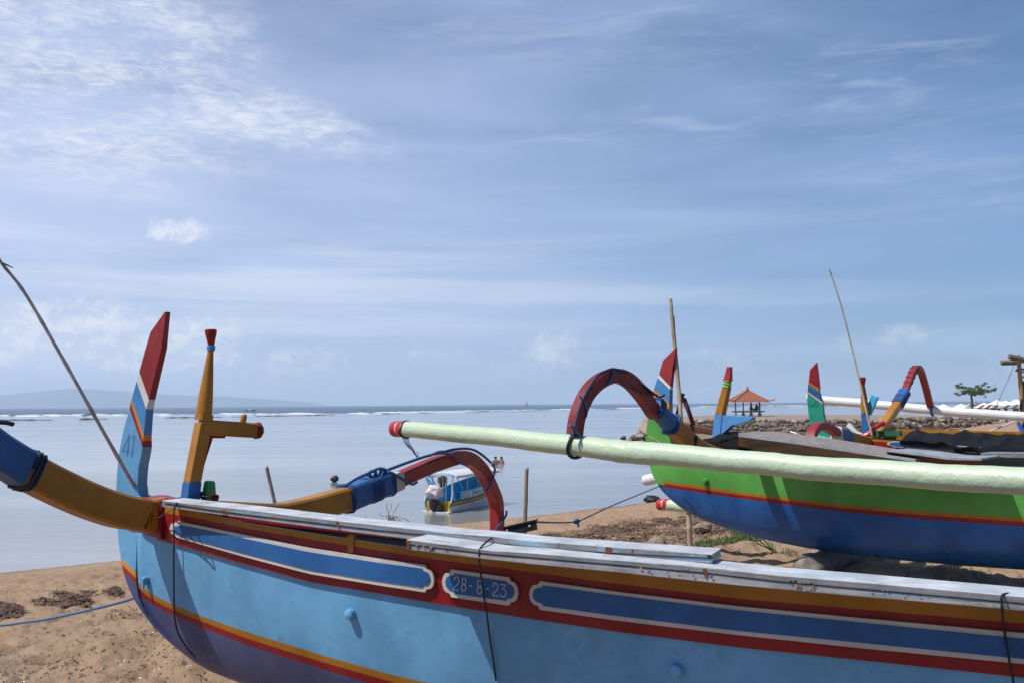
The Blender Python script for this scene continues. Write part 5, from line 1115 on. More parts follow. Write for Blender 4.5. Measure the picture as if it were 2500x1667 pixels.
g = MB(); g.lathe(ct(2107, 940), ct(2106, 920), [(0, .018), (.5, .032), (.9, .036), (1, .02)], 12); g.build('knob', M['cap'], tb.root, smooth=True)
g = MB(); g.sweep([ct(2118, 1010, -.06), ct(2128, 988, -.06), ct(2137, 966, -.06)], tb.N3, .06, .08); g.build('paddle_blade', M['cyan'], tb.root, bevel=.006)
g = MB(); g.sweep(smooth_path([ct(2070, 1036, -.05), ct(2079, 1044, -.05), ct(2092, 1056, -.05), ct(2110, 1062, -.05)], 3), tb.N3, .05, lambda k_: .06 - .03 * k_); g.build('white_horn', M['white'], tb.root, smooth=True)
g = MB(); g.box(ct(2160, 1057, -.1), tb.A3 * .18, tb.N3 * .04, Vector((0, 0, .03))); g.build('inner_block', M['dkgreen'], tb.root); g = MB(); g.tube(smooth_path([ct(2098, 1064, .1), ct(2118, 1060, .1), ct(2140, 1040, .0), ct(2158, 1032, -.1)], 3), .028, 7); g.build('red_rail', M['cap'], tb.root, smooth=True)
g = MB(); rows = []
for px in np.linspace(2155, 2520, 16): a_ = tb.on(px, 1046 + (px - 2155) * .022, -.26); rows.append([a_, a_ - Vector((0, 0, .22)), a_ - Vector((0, 0, .22)) - tb.N3 * .03, a_ - tb.N3 * .03])
g.quad_grid(rows, closed=True); g.ngon(rows[0]); g.ngon(rows[-1]); g.build('far_side_board', M['ylw'], tb.root)
# black tarpaulin over the teal boat
g = MB(); rows = []; pxs = np.linspace(2196, 2760, 40)
for i, px in enumerate(pxs):
    q = (px - 2196) / 304; ytop = interp([(2196, 1078), (2204, 1066), (2215, 1049), (2240, 1048), (2500, 1056), (2760, 1066)])(px); yb = interp([(2196, 1073), (2289, 1080), (2352, 1089), (2387, 1091.5), (2392, 1112), (2500, 1118), (2760, 1130)])(px)
    row = []
    for j in range(13):
        t_ = j / 12; w_ = -.30 + t_ * .76; gy = interp([(2180, 1077), (2300, 1087), (2500, 1100)])(px) - 4; py_ = ytop + (gy - ytop) * (t_ / .82) if t_ < .82 else gy + (yb - gy) * (t_ - .82) / .18; p = tb.on(px, py_, w_); n_ = vnoise(np.array([px * .05 + t_ * 2]), np.array([t_ * 3.]), 8)[0]; row.append(p + Vector((0, 0, (n_ - .5) * .05 + .018 * math.sin(px * .11 + t_ * 5) * (1 - abs(t_ - .4)))))
    row.append(row[-1] - Vector((0, 0, .05)) - tb.N3 * .03); rows.append(row)
g.quad_grid(rows); tag(g.build('tarpaulin', M['tarp'], None, smooth=True, shade_angle=60), 'black plastic tarpaulin draped over the teal boat on the right', 'tarpaulin')
# spar of the teal boat
root = thing('fishing_pole', ct(2127, 1060), 'very thin pale bamboo pole rising steeply from the teal boat', 'pole'); g = MB(); pts = smooth_path([P(2129, 1062, 11.1), P(2105, 960, 11.2), P(2080, 850, 11.3), P(2050, 735, 11.3), P(2024, 657, 11.3)], 6); g.tube(pts, [.013 - .006 * i / len(pts) for i in range(len(pts))], 7); g.build('shaft', M['bamboo_pale'], root, smooth=True)
g = MB(); g.tube([P(2024, 659, 11.3), P(2031, 669, 11.3)], .004, 5); g.build('tip_hook', M['post_dark'], root)
root = thing('white_tipped_cane', P(1930, 1052, 12.5), 'thin cane with a white tip left of the teal fin', 'cane'); g = MB(); g.tube([P(1930, 1053, 12.5), P(1946, 1058, 12.4)], .011, 6); g.build('tip', M['white'], root); g = MB(); g.tube([P(1946, 1058, 12.4), P(1965, 1064, 12.3), P(1990, 1078, 12.1)], .009, 6); g.build('shaft', M['greywood'], root)
g = MB(); g.tube([P(2413, 1054, 13.2), P(2480, 1027, 13.6)], .014, 6); tag(g.build('pale_pole', M['white'], None), 'thin white pole slanting over the sand below the white float at the far right', 'pole')

# ---------------------------------------------------------------- moored tour boat with canopy
def build_tour_boat():
    st = ZP(1070, 1250, WZ); bo = ZP(1196, 1226, WZ); ax = Vector((bo.x - st.x, bo.y - st.y, 0)); L = ax.length * 1.02; ax.normalize(); sd = Vector((ax.y, -ax.x, 0))   # sd = starboard (towards the right)
    root = thing('tour_boat', (st.x, st.y, WZ), 'small white canopied motor boat with a cyan inside moored in the lagoon', 'motor boat')
    pt = lambda u, w, z: Vector((st.x, st.y, WZ)) + ax * u * L + sd * w + Vector((0, 0, z))
    hw = lambda u: .62 * (1 - max(0, (u - .55) / .45) ** 2.2) * (.95 + .05 * min(1, u * 4)) + .02
    rail = lambda u: .47 + .10 * u + .62 * max(0, u - .35) ** 1.5
    us = np.linspace(0, 1, 26)
    def side(s_):
        rows = []
        for u in us:
            r = rail(u); w = hw(u); zs = [(1.0, r), (.995, r - .07), (.985, r - .17), (.975, r - .21), (.90, .02), (.6, -.15)]
            rows.append([pt(u, s_ * w * k, z) for k, z in zs])
        return rows
    g = MB()
    for s_ in (-1, 1): g.quad_grid(side(s_), lambda i, j: j if j < 3 else 3)
    tr = side(1)[0]; tl = side(-1)[0]
    for j in range(5): g.f.append(tuple(range(len(g.v), len(g.v) + 4))); g.v += [tuple(tr[j]), tuple(tl[j]), tuple(tl[j + 1]), tuple(tr[j + 1])]; g.m.append(1 if j < 4 else 3)
    hull = g.build('hull', [paint('boat_green', (.015, .10, .04), .4), paint('boat_yellow', (.55, .32, .03), .4), paint('boat_red', (.30, .03, .02), .4), M['gel']], root, smooth=True, shade_angle=30)
    # inside: floor and inner sides
    g = MB()
    for s_ in (-1, 1): g.quad_grid([[pt(u, s_ * (hw(u) - .04), rail(u) + .02), pt(u, s_ * (hw(u) - .06), .18 + .25 * u)] for u in us])
    g.quad_grid([[pt(u, (hw(u) - .06), .20 + .25 * u), pt(u, -(hw(u) - .06), .20 + .25 * u)] for u in us]); g.build('cockpit', M['gelblue'], root)
    # bulwark above the rail (cyan inside, white panels outside)
    bh = lambda u: (.26 + .18 * max(0, u - .25)) if u > .17 else .02
    for s_ in (-1, 1):
        g = MB(); uu = np.linspace(.17, .98, 20); top = lambda u: rail(u) + (.10 + .42 * (max(0, min(1, (u - .1) / .35)) if s_ < 0 else max(0, min(1, (u - .25) / .5)) * .55 + .28 * (u > .16)))
        rows = [[pt(u, s_ * hw(u) * 1.0, rail(u) - .01), pt(u, s_ * (hw(u) + .01), rail(u) + (.33 if s_ > 0 else .46 * min(1, .3 + u * 1.6))), pt(u, s_ * (hw(u) - .02), rail(u) + (.33 if s_ > 0 else .46 * min(1, .3 + u * 1.6))), pt(u, s_ * (hw(u) - .045), rail(u) - .01)] for u in uu]
        g.quad_grid(rows, closed=True); g.ngon(rows[0]); g.ngon(rows[-1]); g.build('bulwark', M['gelblue'], root)
    for k_, (ua, ub) in enumerate(((.20, .36), (.385, .56), (.585, .76))):
        g = MB(); uu = np.linspace(ua, ub, 6); rows = [[pt(u, hw(u) + .016, rail(u) + .03), pt(u, hw(u) + .024, rail(u) + .27)] for u in uu]; rows2 = [[pt(u, hw(u) + .006, rail(u) + .03), pt(u, hw(u) + .006, rail(u) + .27)] for u in uu]
        g.quad_grid(rows); g.quad_grid(rows2); p = g.build('side_panel', M['gel'], root)
        g = MB(); n_ = (2, 5, 5)[k_]
        glyph = {'U': [[(0, 1), (0, 0), (1, 0), (1, 1)]], '1': [[(.5, 1), (.5, 0)], [(.2, 0), (.8, 0)]], 'S': [[(1, 1), (0, 1), (0, .5), (1, .5), (1, 0), (0, 0)]], 'E': [[(1, 1), (0, 1), (0, 0), (1, 0)], [(0, .5), (.8, .5)]], 'D': [[(0, 0), (0, 1), (1, .7), (1, .3), (0, 0)]], 'A': [[(0, 0), (.5, 1), (1, 0)], [(.2, .4), (.8, .4)]], 'B': [[(0, 0), (0, 1), (1, .8), (.2, .5), (1, .2), (0, 0)]]}
        word = ('U1', 'DEDED', 'SEBED')[k_]
        for q, ch in enumerate(word):
            w_ = (ub - ua) * .8 / len(word); u0 = ua + (ub - ua) * .1 + q * w_; gw = w_ * .62
            for st_ in glyph[ch]: stroke(g, [pt(u0 + gw * a_, hw(u0) + .026, rail(u0) + (.06 if k_ == 0 else .09) + (.18 if k_ == 0 else .12) * b_) for a_, b_ in st_], .035 if k_ == 0 else .024, sd, .008)
        g.build('lettering', M['rust'] if k_ == 0 else M['tnum'], p)
    # canopy
    zc = lambda u: 1.50 + .02 * math.sin(u * 3); g = MB(); rows = []
    for u in np.linspace(.06, .90, 14):
        row = []
        for q in np.linspace(-1, 1, 13):
            w_ = q * .70; z = zc(u) + .10 * (1 - abs(q) ** 2.6) - .03 * (abs(q) > .9) + .012 * math.cos(q * 14); row.append(pt(u, w_, z))
        row += [pt(u, .71, zc(u) - .13), pt(u, .69, zc(u) - .13)] + [pt(u, w_ * .97, zc(u) - .03) for w_ in np.linspace(.66, -.66, 5)] + [pt(u, -.69, zc(u) - .13), pt(u, -.71, zc(u) - .13)]
        rows.append(row)
    g.quad_grid(rows, closed=True); g.ngon(rows[0]); g.ngon(rows[-1]); g.build('canopy', M['gel'], root, smooth=True, shade_angle=40)
    g = MB(); g.tube(smooth_path([pt(.05, -.68, zc(0) - .12), pt(.05, -.45, zc(0) + .02), pt(.05, .3, zc(0) + .06), pt(.06, .58, zc(0) - .02), pt(.12, .68, 1.25), pt(.22, .62, .86)], 4), .018, 6); g.build('canopy_rail', M['gelblue'], root)
    for u, w_ in ((.12, -.60), (.12, .05), (.30, .62), (.50, .62), (.72, .55), (.30, -.60), (.5, -.6), (.72, -.52), (.12, .35)):
        g = MB(); g.tube([pt(u, w_, rail(u) if abs(w_) > .5 else .3), pt(u, w_, zc(u) - .02)], .014, 6); g.build('canopy_post', M['metal'], root)
    for a_, b_ in (((.02, -.66, zc(0) - .1), (.10, -.48, .62)), ((.05, -.48, zc(0) - .08), (.16, -.36, .60)), ((.06, -.60, 1.1), (.13, -.42, .95)), ((.02, -.55, 1.35), (.14, -.40, .72))):
        g = MB(); g.tube([pt(*a_), pt(*b_)], .032, 6); g.build('strut', M['gelblue'], root)
    # aft quarter wings
    for s_ in (-1, 1):
        g = MB(); g.tube([pt(-.01, s_ * .64, .42), pt(.02, s_ * .62, .75), pt(.06, s_ * .50, 1.15)], [.03, .022, .014], 6); g.build('quarter_rail', M['white'], root)
        g = MB(); rows = [[pt(-.01, s_ * .60, .45), pt(.05, s_ * .50, 1.1)], [pt(.08, s_ * .60, .48), pt(.07, s_ * .50, 1.1)]]; g.quad_grid(rows); g.quad_grid([[p_ + sd * .02 for p_ in r] for r in rows]); g.build('quarter_wing', M['gelblue'], root)
        g = MB(); g.tube([pt(.02, s_ * .66, .50), pt(.0, s_ * .62, .36), pt(-.01, s_ * .56, .22)], .035, 6); g.build('corner_guard', M['dkgreen'], root)
    g = MB(); g.box(pt(-.03, 0, .03), ax * .12, sd * .66, Vector((0, 0, .025))); g.build('swim_step', M['white'], root)
    # outboard motor wrapped in a rag
    mt = thing('outboard_motor', pt(-.02, -.1, .3), 'black outboard motor at the stern of the moored tour boat', 'motor'); C_ = pt(-.04, -.10, .0)
    g = MB(); g.lathe(C_ + Vector((0, 0, -.12)), C_ + Vector((0, 0, .52)), [(0, .05), (.3, .07), (.45, .17), (.75, .20), (1, .18)], 10); g.build('leg', M['black'], mt, smooth=True)
    g = MB(); g.box(C_ + sd * .3 + Vector((0, 0, .2)), sd * .12, ax * .08, Vector((0, 0, .12))); g.build('clamp', M['black'], mt); g = MB(); g.tube([C_ - sd * .38 + Vector((0, 0, .22)), C_ - sd * .30 + Vector((0, 0, .05))], [.10, .06], 8); g.build('fender', M['metal'], mt)
    o = rock('motor_rag', C_ + Vector((0, 0, .80)), (.34, .28, .30), M['rag'], 'bundled pinkish white cloth tied over the outboard motor', 'cloth', seed=9, sub=4)
build_tour_boat()

# ---------------------------------------------------------------- far shore: umbrellas, tree, loungers, person
def umbrella(px, py, D, label, s=1.0, lab=None):
    top = P(px, py, D); r = 1.38 * s; root = thing('beach_umbrella', (top.x, top.y, top.z - 2.6), label, 'umbrella', 'white beach umbrellas in a row on the far shore')
    rows = []; n = 8
    for k, (rr, dz) in enumerate(((.03, 0), (.35, -.20), (.7, -.44), (1.0, -.66), (1.01, -.74))):
        rows.append([top + Vector((math.cos(a_) * r * rr, math.sin(a_) * r * rr, dz * s)) for a_ in np.linspace(0, 2 * math.pi, n, endpoint=False) + .2])
    g = MB(); g.quad_grid(rows, closed=True); g.ngon(rows[0]); g.build('canopy', M['canvas'], root)
    g = MB(); g.tube([top + Vector((0, 0, .1)), top - Vector((0, 0, 2.75))], .035, 6); g.build('pole', M['trunk'], root)
    return top
UML = ['leftmost of the white beach umbrellas, just right of the red arch over the white float', 'second white beach umbrella from the left, lower than its neighbours', 'white beach umbrella standing under the lone tree, a little taller', 'wide white beach umbrella just right of the lone tree trunk',
       'white beach umbrella set back behind the one with the standing figure', 'white beach umbrella with a dark figure standing at its pole', 'white beach umbrella half cut off by the bamboo post at the right']
tops = [umbrella(px, py, D, l, s) for (px, py, D, s), l in zip([(2303, 986, 150, .88), (2346, 985, 150, .85), (2378.5, 980.5, 148, .98), (2402, 982.5, 138, .98), (2434, 975.5, 152, .98), (2455, 977, 138, .98), (2481, 974, 142, 1.0)], UML)]
p = P(2455.5, 985, 137); person((p.x, p.y, th(p.x, p.y, False) - .15), .4, stand(1.78), ED, RAD, M['skin'], DK, 'dark figure standing by the umbrella pole on the far shore')
for i, (px, dd) in enumerate(((2408, 133), (2425, 132), (2442, 134), (2470, 131), (2490, 133))):
    p = P(px, 998, dd); z = p.z - .25; root = thing('sun_lounger', (p.x, p.y, z), ['brown sun lounger on the far shore under the umbrella right of the tree', 'brown sun lounger on the far shore, second from the left', 'brown sun lounger on the far shore just left of the standing figure', 'brown sun lounger on the far shore just right of the standing figure', 'brown sun lounger on the far shore beside the bamboo post'][i], 'lounger', 'brown sun loungers on the far shore')
    g = MB(); g.box((p.x, p.y, z + .32), (.9, 0, 0), (0, .32, 0), (0, 0, .05)); g.build('seat', M['loungerwood'], root); g = MB(); g.box((p.x - .7, p.y, z + .55), (.35, 0, .22), (0, .32, 0), (-.03, 0, .05)); g.build('backrest', M['loungerwood'], root)
    for a_ in (-.75, .75):
        g = MB(); g.box((p.x + a_, p.y, z + .15), (.05, 0, 0), (0, .28, 0), (0, 0, .17)); g.build('leg', M['loungerwood'], root)
def build_tree():
    D = 146; b = P(2374, 992, D); root = thing('beach_tree', (b.x, b.y, b.z - 1), 'lone flat topped tree with airy green crown above the white umbrellas', 'tree'); k = D / F
    q = lambda px, py, dy=0: P(px, py, D + dy); g = MB()
    limbs = [([(2374, 998), (2373, 982), (2372, 970), (2370, 962)], .20, .13), ([(2371, 966), (2362, 958), (2350, 955), (2337, 950)], .10, .03), ([(2371, 966), (2384, 957), (2398, 952), (2412, 950)], .10, .03), ([(2371, 964), (2368, 955), (2360, 948), (2346, 943)], .08, .02), ([(2372, 964), (2386, 952), (2398, 942), (2406, 934)], .08, .02), ([(2372, 965), (2376, 952), (2382, 944)], .08, .03), ([(2398, 954), (2418, 950), (2430, 948)], .05, .015), ([(2345, 955), (2336, 962), (2330, 958)], .04, .012), ([(2402, 948), (2418, 944), (2434, 937)], .03, .01)]
    for pts, r0, r1 in limbs:
        sp_ = smooth_path([q(x_, y_, random.uniform(-1, 1) if i_ else 0) for i_, (x_, y_) in enumerate(pts)], 3); g.tube(sp_, [r0 + (r1 - r0) * i_ / len(sp_) for i_ in range(len(sp_))], 6)
    g.build('trunk', M['trunk'], root)
    cl = [(2342, 944, 9, 4), (2352, 946, 9, 4), (2336, 941, 5, 3), (2334, 960, 5, 3), (2341, 964, 5, 2.5), (2356, 957, 9, 5), (2366, 954, 9, 5), (2374, 960, 10, 4), (2385, 957, 11, 6), (2396, 960, 10, 4), (2400, 953, 10, 4), (2412, 955, 9, 3.5), (2425, 952, 7, 3), (2430, 948, 5, 2), (2386, 944, 6, 4), (2392, 948, 7, 4), (2400, 940, 6, 3), (2406, 935, 5, 2), (2368, 948, 7, 4), (2414, 944, 6, 2), (2378, 963, 8, 3), (2405, 968, 4, 1.5), (2376, 950, 7, 4), (2350, 961, 6, 2), (2346, 936, 4, 1.5)]
    V = []; Fq = []
    for cx, cy, rx, ry in cl:
        n = int(rx * ry * 4.4)
        for _ in range(n):
            a_ = random.uniform(0, 6.28); rr = random.random() ** .5; p_ = q(cx + math.cos(a_) * rx * rr, cy + math.sin(a_) * ry * rr, random.uniform(-1.6, 1.6)); s = random.uniform(.06, .18)
            u_ = Vector((random.gauss(0, 1), random.gauss(0, 1), random.gauss(0, .5))).normalized(); v_ = u_.cross(Vector((random.gauss(0, 1), random.gauss(0, 1), random.gauss(0, 1)))).normalized(); b0 = len(V)
            V += [tuple(p_ - u_ * s), tuple(p_ - v_ * s * .5), tuple(p_ + u_ * s), tuple(p_ + v_ * s * .5)]; Fq.append((b0, b0 + 1, b0 + 2, b0 + 3))
    V = [(v[0] - root.location.x, v[1] - root.location.y, v[2] - root.location.z) for v in V]
    np_mesh('crown', V, Fq, M['leaf'], smooth=False, parent=root)
build_tree()
# ---------------------------------------------------------------- bamboo mast at the right edge
def build_mast():
    D = 18.0; q = lambda px, py, d=0: P(px, py, D + d); ft_ = q(2503, 1075); ft_.z = th(ft_.x, ft_.y, False) - .1
    root = thing('bamboo_mast', ft_, 'bamboo mast with lashed crosspieces and hanging dark netting at the right edge of the beach', 'mast')
    g = MB(); pts = smooth_path([ft_, q(2499, 1040), q(2492, 940), q(2485, 866)], 6); g.tube(pts, [.038 + (.005 if i % 4 == 0 else 0) for i in range(len(pts))], 9); g.build('pole', wood('golden_bamboo', (.42, .27, .10), (.25, .15, .06)), root, smooth=True)
    g = MB(); g.tube([q(2443, 883.5, -.1), q(2484, 882, -.1), q(2560, 880, .2)], .035, 8); g.build('crosspiece', M['bamboo'], root, smooth=True); g = MB(); g.tube([q(2445, 888, -.1), q(2481, 887.5, -.1)], .028, 8); g.build('crosspiece', M['dkgreen'], root)
    g = MB(); g.tube([q(2463, 869, -.1), q(2480, 873, -.1), q(2520, 884, 0)], [.05, .055, .06], 7); g.build('crosspiece', M['trunk'], root)
    for y_ in (908, 920, 932): 
        g = MB(); g.tube([q(2492, y_), q(2530, y_ - 1)], .018, 6); g.build('rung', M['bamboo'], root)
    g = MB(); g.tube(smooth_path([q(2476, 892), q(2462, 925), q(2439, 976), q(2430, 1000, .3)], 3), .006, 4); g.build('stay', M['rope_gr'], root)
    g = MB(); rows = []
    for i in range(10):
        x_ = 2493 + i * 8; rows.append([q(x_ + math.sin(i * 2.1 + j) * 1.5, 930 + j * 14 + (6 if i == 0 else 0), .1 * math.sin(i * 2 + j * 1.3)) for j in range(9)])
    g.quad_grid(rows); n_ = g.build('netting', M['cloth_bk'], root, smooth=True); m_ = n_.modifiers.new('thick', 'SOLIDIFY'); m_.thickness = .02
    g = MB(); g.tube(smooth_path([q(2480, 905), q(2490, 900), q(2500, 902)], 2), .02, 6); g.build('tie', M['rope'], root)
    g = MB(); g.sweep([q(2486, 1032, -2), q(2497, 1056, -2.4)], Vector((1, .2, 0)), .06, .05); g.build('brace', M['dblue'], root)
build_mast()

# ---------------------------------------------------------------- small things on water and sand
def ball(name, px, py, r, mat, label, cat, sink=.3, zz=WZ):
    p = ZP(px, py, zz); return rock(name, Vector((p.x, p.y, zz + r * (1 - sink))), (r * 1.05, r * 1.05, r), mat, label, cat, seed=2)
ball('mooring_buoy', 817, 1176, .20, M['buoy'], 'dark round mooring buoy alone in the middle of the lagoon', 'buoy', .1)
ball('mooring_buoy', 1522, 1074, .30, M['buoy'], 'small dark buoy in the water just left of the breakwater tip', 'buoy', .3); ball('mooring_buoy', 1567, 1046.5, .36, M['buoy'], 'smallest dark buoy, further out above the breakwater tip', 'buoy', .3)
p = ground(1593, 1226); rock('black_bag', p + Vector((0, 0, .12)), (.38, .28, .17), M['bag'], 'black bag lying on the sand at the water edge left of the green hull', 'bag', seed=6)
# far boats
def far_boat(px, py, D_, L_, label, sail=False):
    p = ZP(px, py, WZ); root = thing('far_boat', p, label, 'boat'); g = MB(); rows = []
    for u in np.linspace(-1, 1, 9):
        w_ = (1 - abs(u) ** 2.5) * L_ * .16 + .02; rows.append([(p.x + u * L_ / 2, p.y - w_, p.z + L_ * (.09 + .05 * u * u)), (p.x + u * L_ / 2, p.y - w_ * .5, p.z - .2), (p.x + u * L_ / 2, p.y + w_ * .5, p.z - .2), (p.x + u * L_ / 2, p.y + w_, p.z + L_ * (.09 + .05 * u * u))])
    g.quad_grid(rows, closed=True); g.ngon(rows[0]); g.ngon(rows[-1]); g.build('hull', M['post_dark'], root)
    if sail:
        g = MB(); g.tube([(p.x, p.y, p.z), (p.x, p.y, p.z + L_ * 1.25)], .10, 5); g.build('mast', M['post_dark'], root)
        g = MB(); g.f.append((0, 1, 2)); g.m.append(0); g.v += [(p.x + .2, p.y, p.z + L_ * .15), (p.x + L_ * .35, p.y + .2, p.z + L_ * .15), (p.x + .2, p.y, p.z + L_ * 1.2)]; s_ = g.build('sail', M['cloth_gr'], root); m_ = s_.modifiers.new('t', 'SOLIDIFY'); m_.thickness = .04
    else:
        g = MB(); g.box((p.x - L_ * .05, p.y, p.z + L_ * .17), (L_ * .16, 0, 0), (0, L_ * .08, 0), (0, 0, L_ * .06), 0, .8); g.build('cabin', M['gel'], root)
far_boat(611, 1003, 0, 9.0, 'tiny motor boat crossing the open sea on the left near the horizon'); far_boat(1285, 990.5, 0, 9.5, 'tiny sailing boat on the horizon right of the middle', True)
# stakes
def stake(top, low, D_, r, mat, label, extra=0):
    a_ = P(*top, D_); b_ = P(*low, D_); d_ = (b_ - a_).normalized(); e_ = b_
    for _ in range(60):
        if e_.z <= th(e_.x, e_.y, False) - .1: break
        e_ = e_ + d_ * .08
    root = thing('bamboo_stake', e_, label, 'stake', None); g = MB(); n_ = 14; pts = [a_.lerp(e_, i / (n_ - 1)) for i in range(n_)]; g.tube(pts, [r * (1.12 if i in (4, 9) else 1) * (.9 + .1 * i / n_) for i in range(n_)], 10); g.build('shaft', mat, root, smooth=True, shade_angle=50)
    g = MB(); g.tube([a_ - d_ * .02 + Vector((r * .5, 0, 0)), a_ + d_ * .05 + Vector((r * .6, 0, 0))], r * .35, 5); g.build('splinter', mat, root)
stake((651, 1141), (672, 1233), 10.5, .021, M['greywood'], 'grey leaning bamboo stake at the water edge behind the ochre arm'); stake((1286, 1144), (1281, 1306), 12.0, .026, M['drift'], 'upright bamboo stake right of the red arch of the nearest boat')
fs = ff(1681, 1252); gz = ground(1684, 1326); a_ = Vector((fs.x, fs.y, fs.z + .02)); b_ = Vector((fs.x + .02, fs.y, th(fs.x, fs.y, False) - .1))
root = thing('bamboo_post', b_, 'pale bamboo post holding up the red capped float under the green hull', 'post'); g = MB(); g.tube([a_, a_.lerp(b_, .30), a_.lerp(b_, .32), a_.lerp(b_, .34), b_], [.029, .029, .033, .030, .031], 12); g.build('shaft', M['bamboo_pale'], root, smooth=True, shade_angle=50)
# line from the bracket to the green boat
ln = [nb.on(1308, 1273, -.12), P(1360, 1275, 4.9), P(1405, 1273, 5.4)]; ln2 = [P(1405, 1273, 5.4), P(1425, 1266, 5.7), P(1500, 1231, 6.9), P(1608, 1187, 8.75)]
tag(rope('tie_line', ln + ln2[1:], .0045, M['rope_gr'], None, sm=5), 'thin grey blue line running from the black bracket up to the green hull', 'line')
kn = [P(1401, 1272, 5.4), P(1406, 1268, 5.38), P(1413, 1269, 5.4), P(1412, 1275, 5.42), P(1404, 1276, 5.4), P(1402, 1271, 5.36), P(1410, 1272, 5.37), P(1412, 1284, 5.4)]; tag(rope('line_knot', kn, .006, M['rope_md'], None), 'blue knot with a hanging tail in the thin line over the sand', 'knot')

# ---------------------------------------------------------------- drift line, weed, grass
def strands(name, spots, mat, label, cat=None, n=4000, L=(.05, .16), hgt=.05, wd=.006, up=.2, jit=0.0):
    """small bent blades scattered over elliptical patches given as (px, py, rx, ry, weight)"""
    V = []; Fq = []; wts = np.array([s[4] for s in spots], float); wts /= wts.sum(); cnt = 0
    pk = rng.choice(len(spots), n, p=wts)
    cache = []
    for s in spots:
        c = ground(s[0], s[1], False); ex = ground(s[0] + s[2], s[1], False) - c; ey = ground(s[0], s[1] - s[3], False) - c; cache.append((c, ex, ey))
    A = rng.random(n) * 2 * math.pi; Rr = np.sqrt(rng.random(n)) ; X = np.empty(n); Y = np.empty(n)
    for i in range(n):
        c, ex, ey = cache[pk[i]]; q = c + ex * float(math.cos(A[i]) * Rr[i]) + ey * float(math.sin(A[i]) * Rr[i]); X[i], Y[i] = q.x, q.y
    Z = terrain(X, Y); K = np.clip(fbm(X * 2.2, Y * 2.2, 3, 71) * 2.4 - .6, 0, 1); K2 = (1 - Rr) 
    for i in range(n):
        if K[i] < rng.random() * .7: continue
        l = rng.uniform(*L); a = rng.random() * 2 * math.pi; h = hgt * K[i] * rng.random() * (.3 + K2[i]) ; dx, dy = math.cos(a) * l / 2, math.sin(a) * l / 2; px_, py_ = -math.sin(a) * wd, math.cos(a) * wd; b0 = len(V); zz = Z[i] + h
        z1 = rng.uniform(-.2, up) * l; z2 = rng.uniform(-.2, up) * l; cx_, cy_ = rng.normal(0, l * .15), rng.normal(0, l * .15)
        V += [(X[i] - dx + px_, Y[i] - dy + py_, zz + z1), (X[i] - dx - px_, Y[i] - dy - py_, zz + z1), (X[i] + cx_ - px_, Y[i] + cy_ - py_, zz + l * .12 + .006), (X[i] + cx_ + px_, Y[i] + cy_ + py_, zz + l * .12), (X[i] + dx - px_, Y[i] + dy - py_, zz + z2), (X[i] + dx + px_, Y[i] + dy + py_, zz + z2)]
        Fq += [(b0, b0 + 1, b0 + 2, b0 + 3), (b0 + 3, b0 + 2, b0 + 4, b0 + 5)]
    o = np_mesh(name, V, Fq, mat, smooth=False); tag(o, label, kind='stuff'); return o
strands('seaweed_clump', [(5, 1490, 38, 20, 3), (40, 1500, 14, 10, .6)], M['weed'], 'thick clump of dark dry seaweed at the left edge of the sand', n=1300, hgt=.08, wd=.006)
strands('seaweed_clump', [(135, 1478, 60, 7, 1.2), (180, 1470, 34, 9, 1.6), (175, 1457, 50, 5, 1), (225, 1451, 28, 8, 1.6), (275, 1448, 24, 7, 2), (205, 1473, 16, 8, 1)], M['weed'], 'wavy line of dark dry seaweed on the sand left of the boat stem', n=1800, hgt=.05, wd=.006)
strands('seaweed_drift', [(1560, 1290, 60, 12, 2.5), (1640, 1275, 60, 9, 2.2), (1500, 1300, 60, 10, 1.6), (1420, 1318, 60, 7, 1.3), (1700, 1268, 50, 8, 1.3), (1470, 1290, 45, 8, 1), (1340, 1312, 50, 5, .8), (1560, 1325, 90, 8, .8), (1760, 1290, 40, 10, .4), (1660, 1300, 90, 10, .8)], M['weed'], 'broad drift of dark seaweed on the sand between the boats', n=11000, L=(.03, .11), hgt=.05, wd=.008)
strands('seaweed_litter', [(1560, 1290, 120, 24, 2), (1420, 1310, 100, 16, 1), (1700, 1285, 90, 20, 1), (1500, 1335, 120, 12, 1)], M['weed2'], 'pale dry seaweed litter scattered among the dark drift', n=6500, L=(.03, .12), hgt=.06, wd=.007)
strands('beach_litter', [(200, 1430, 260, 30, 1.4), (180, 1560, 260, 80, 2.2), (330, 1600, 200, 60, 1.5), (90, 1640, 150, 40, .8), (1500, 1262, 200, 22, .8), (1200, 1290, 200, 16, .5), (1850, 1330, 140, 30, .7), (310, 1500, 50, 14, 1)], M['weed'], 'bits of dry weed and twigs scattered over the sand', n=1500, L=(.010, .055), hgt=.01, wd=.0035)
strands('shell_bits', [(200, 1560, 260, 90, 2), (1500, 1320, 200, 30, 1.4), (1800, 1360, 160, 24, 1), (330, 1630, 150, 30, 1)], flat('shell', (.62, .58, .52), .6), 'small pale bits of shell and litter on the sand', n=110, L=(.008, .022), hgt=.004, wd=.005)
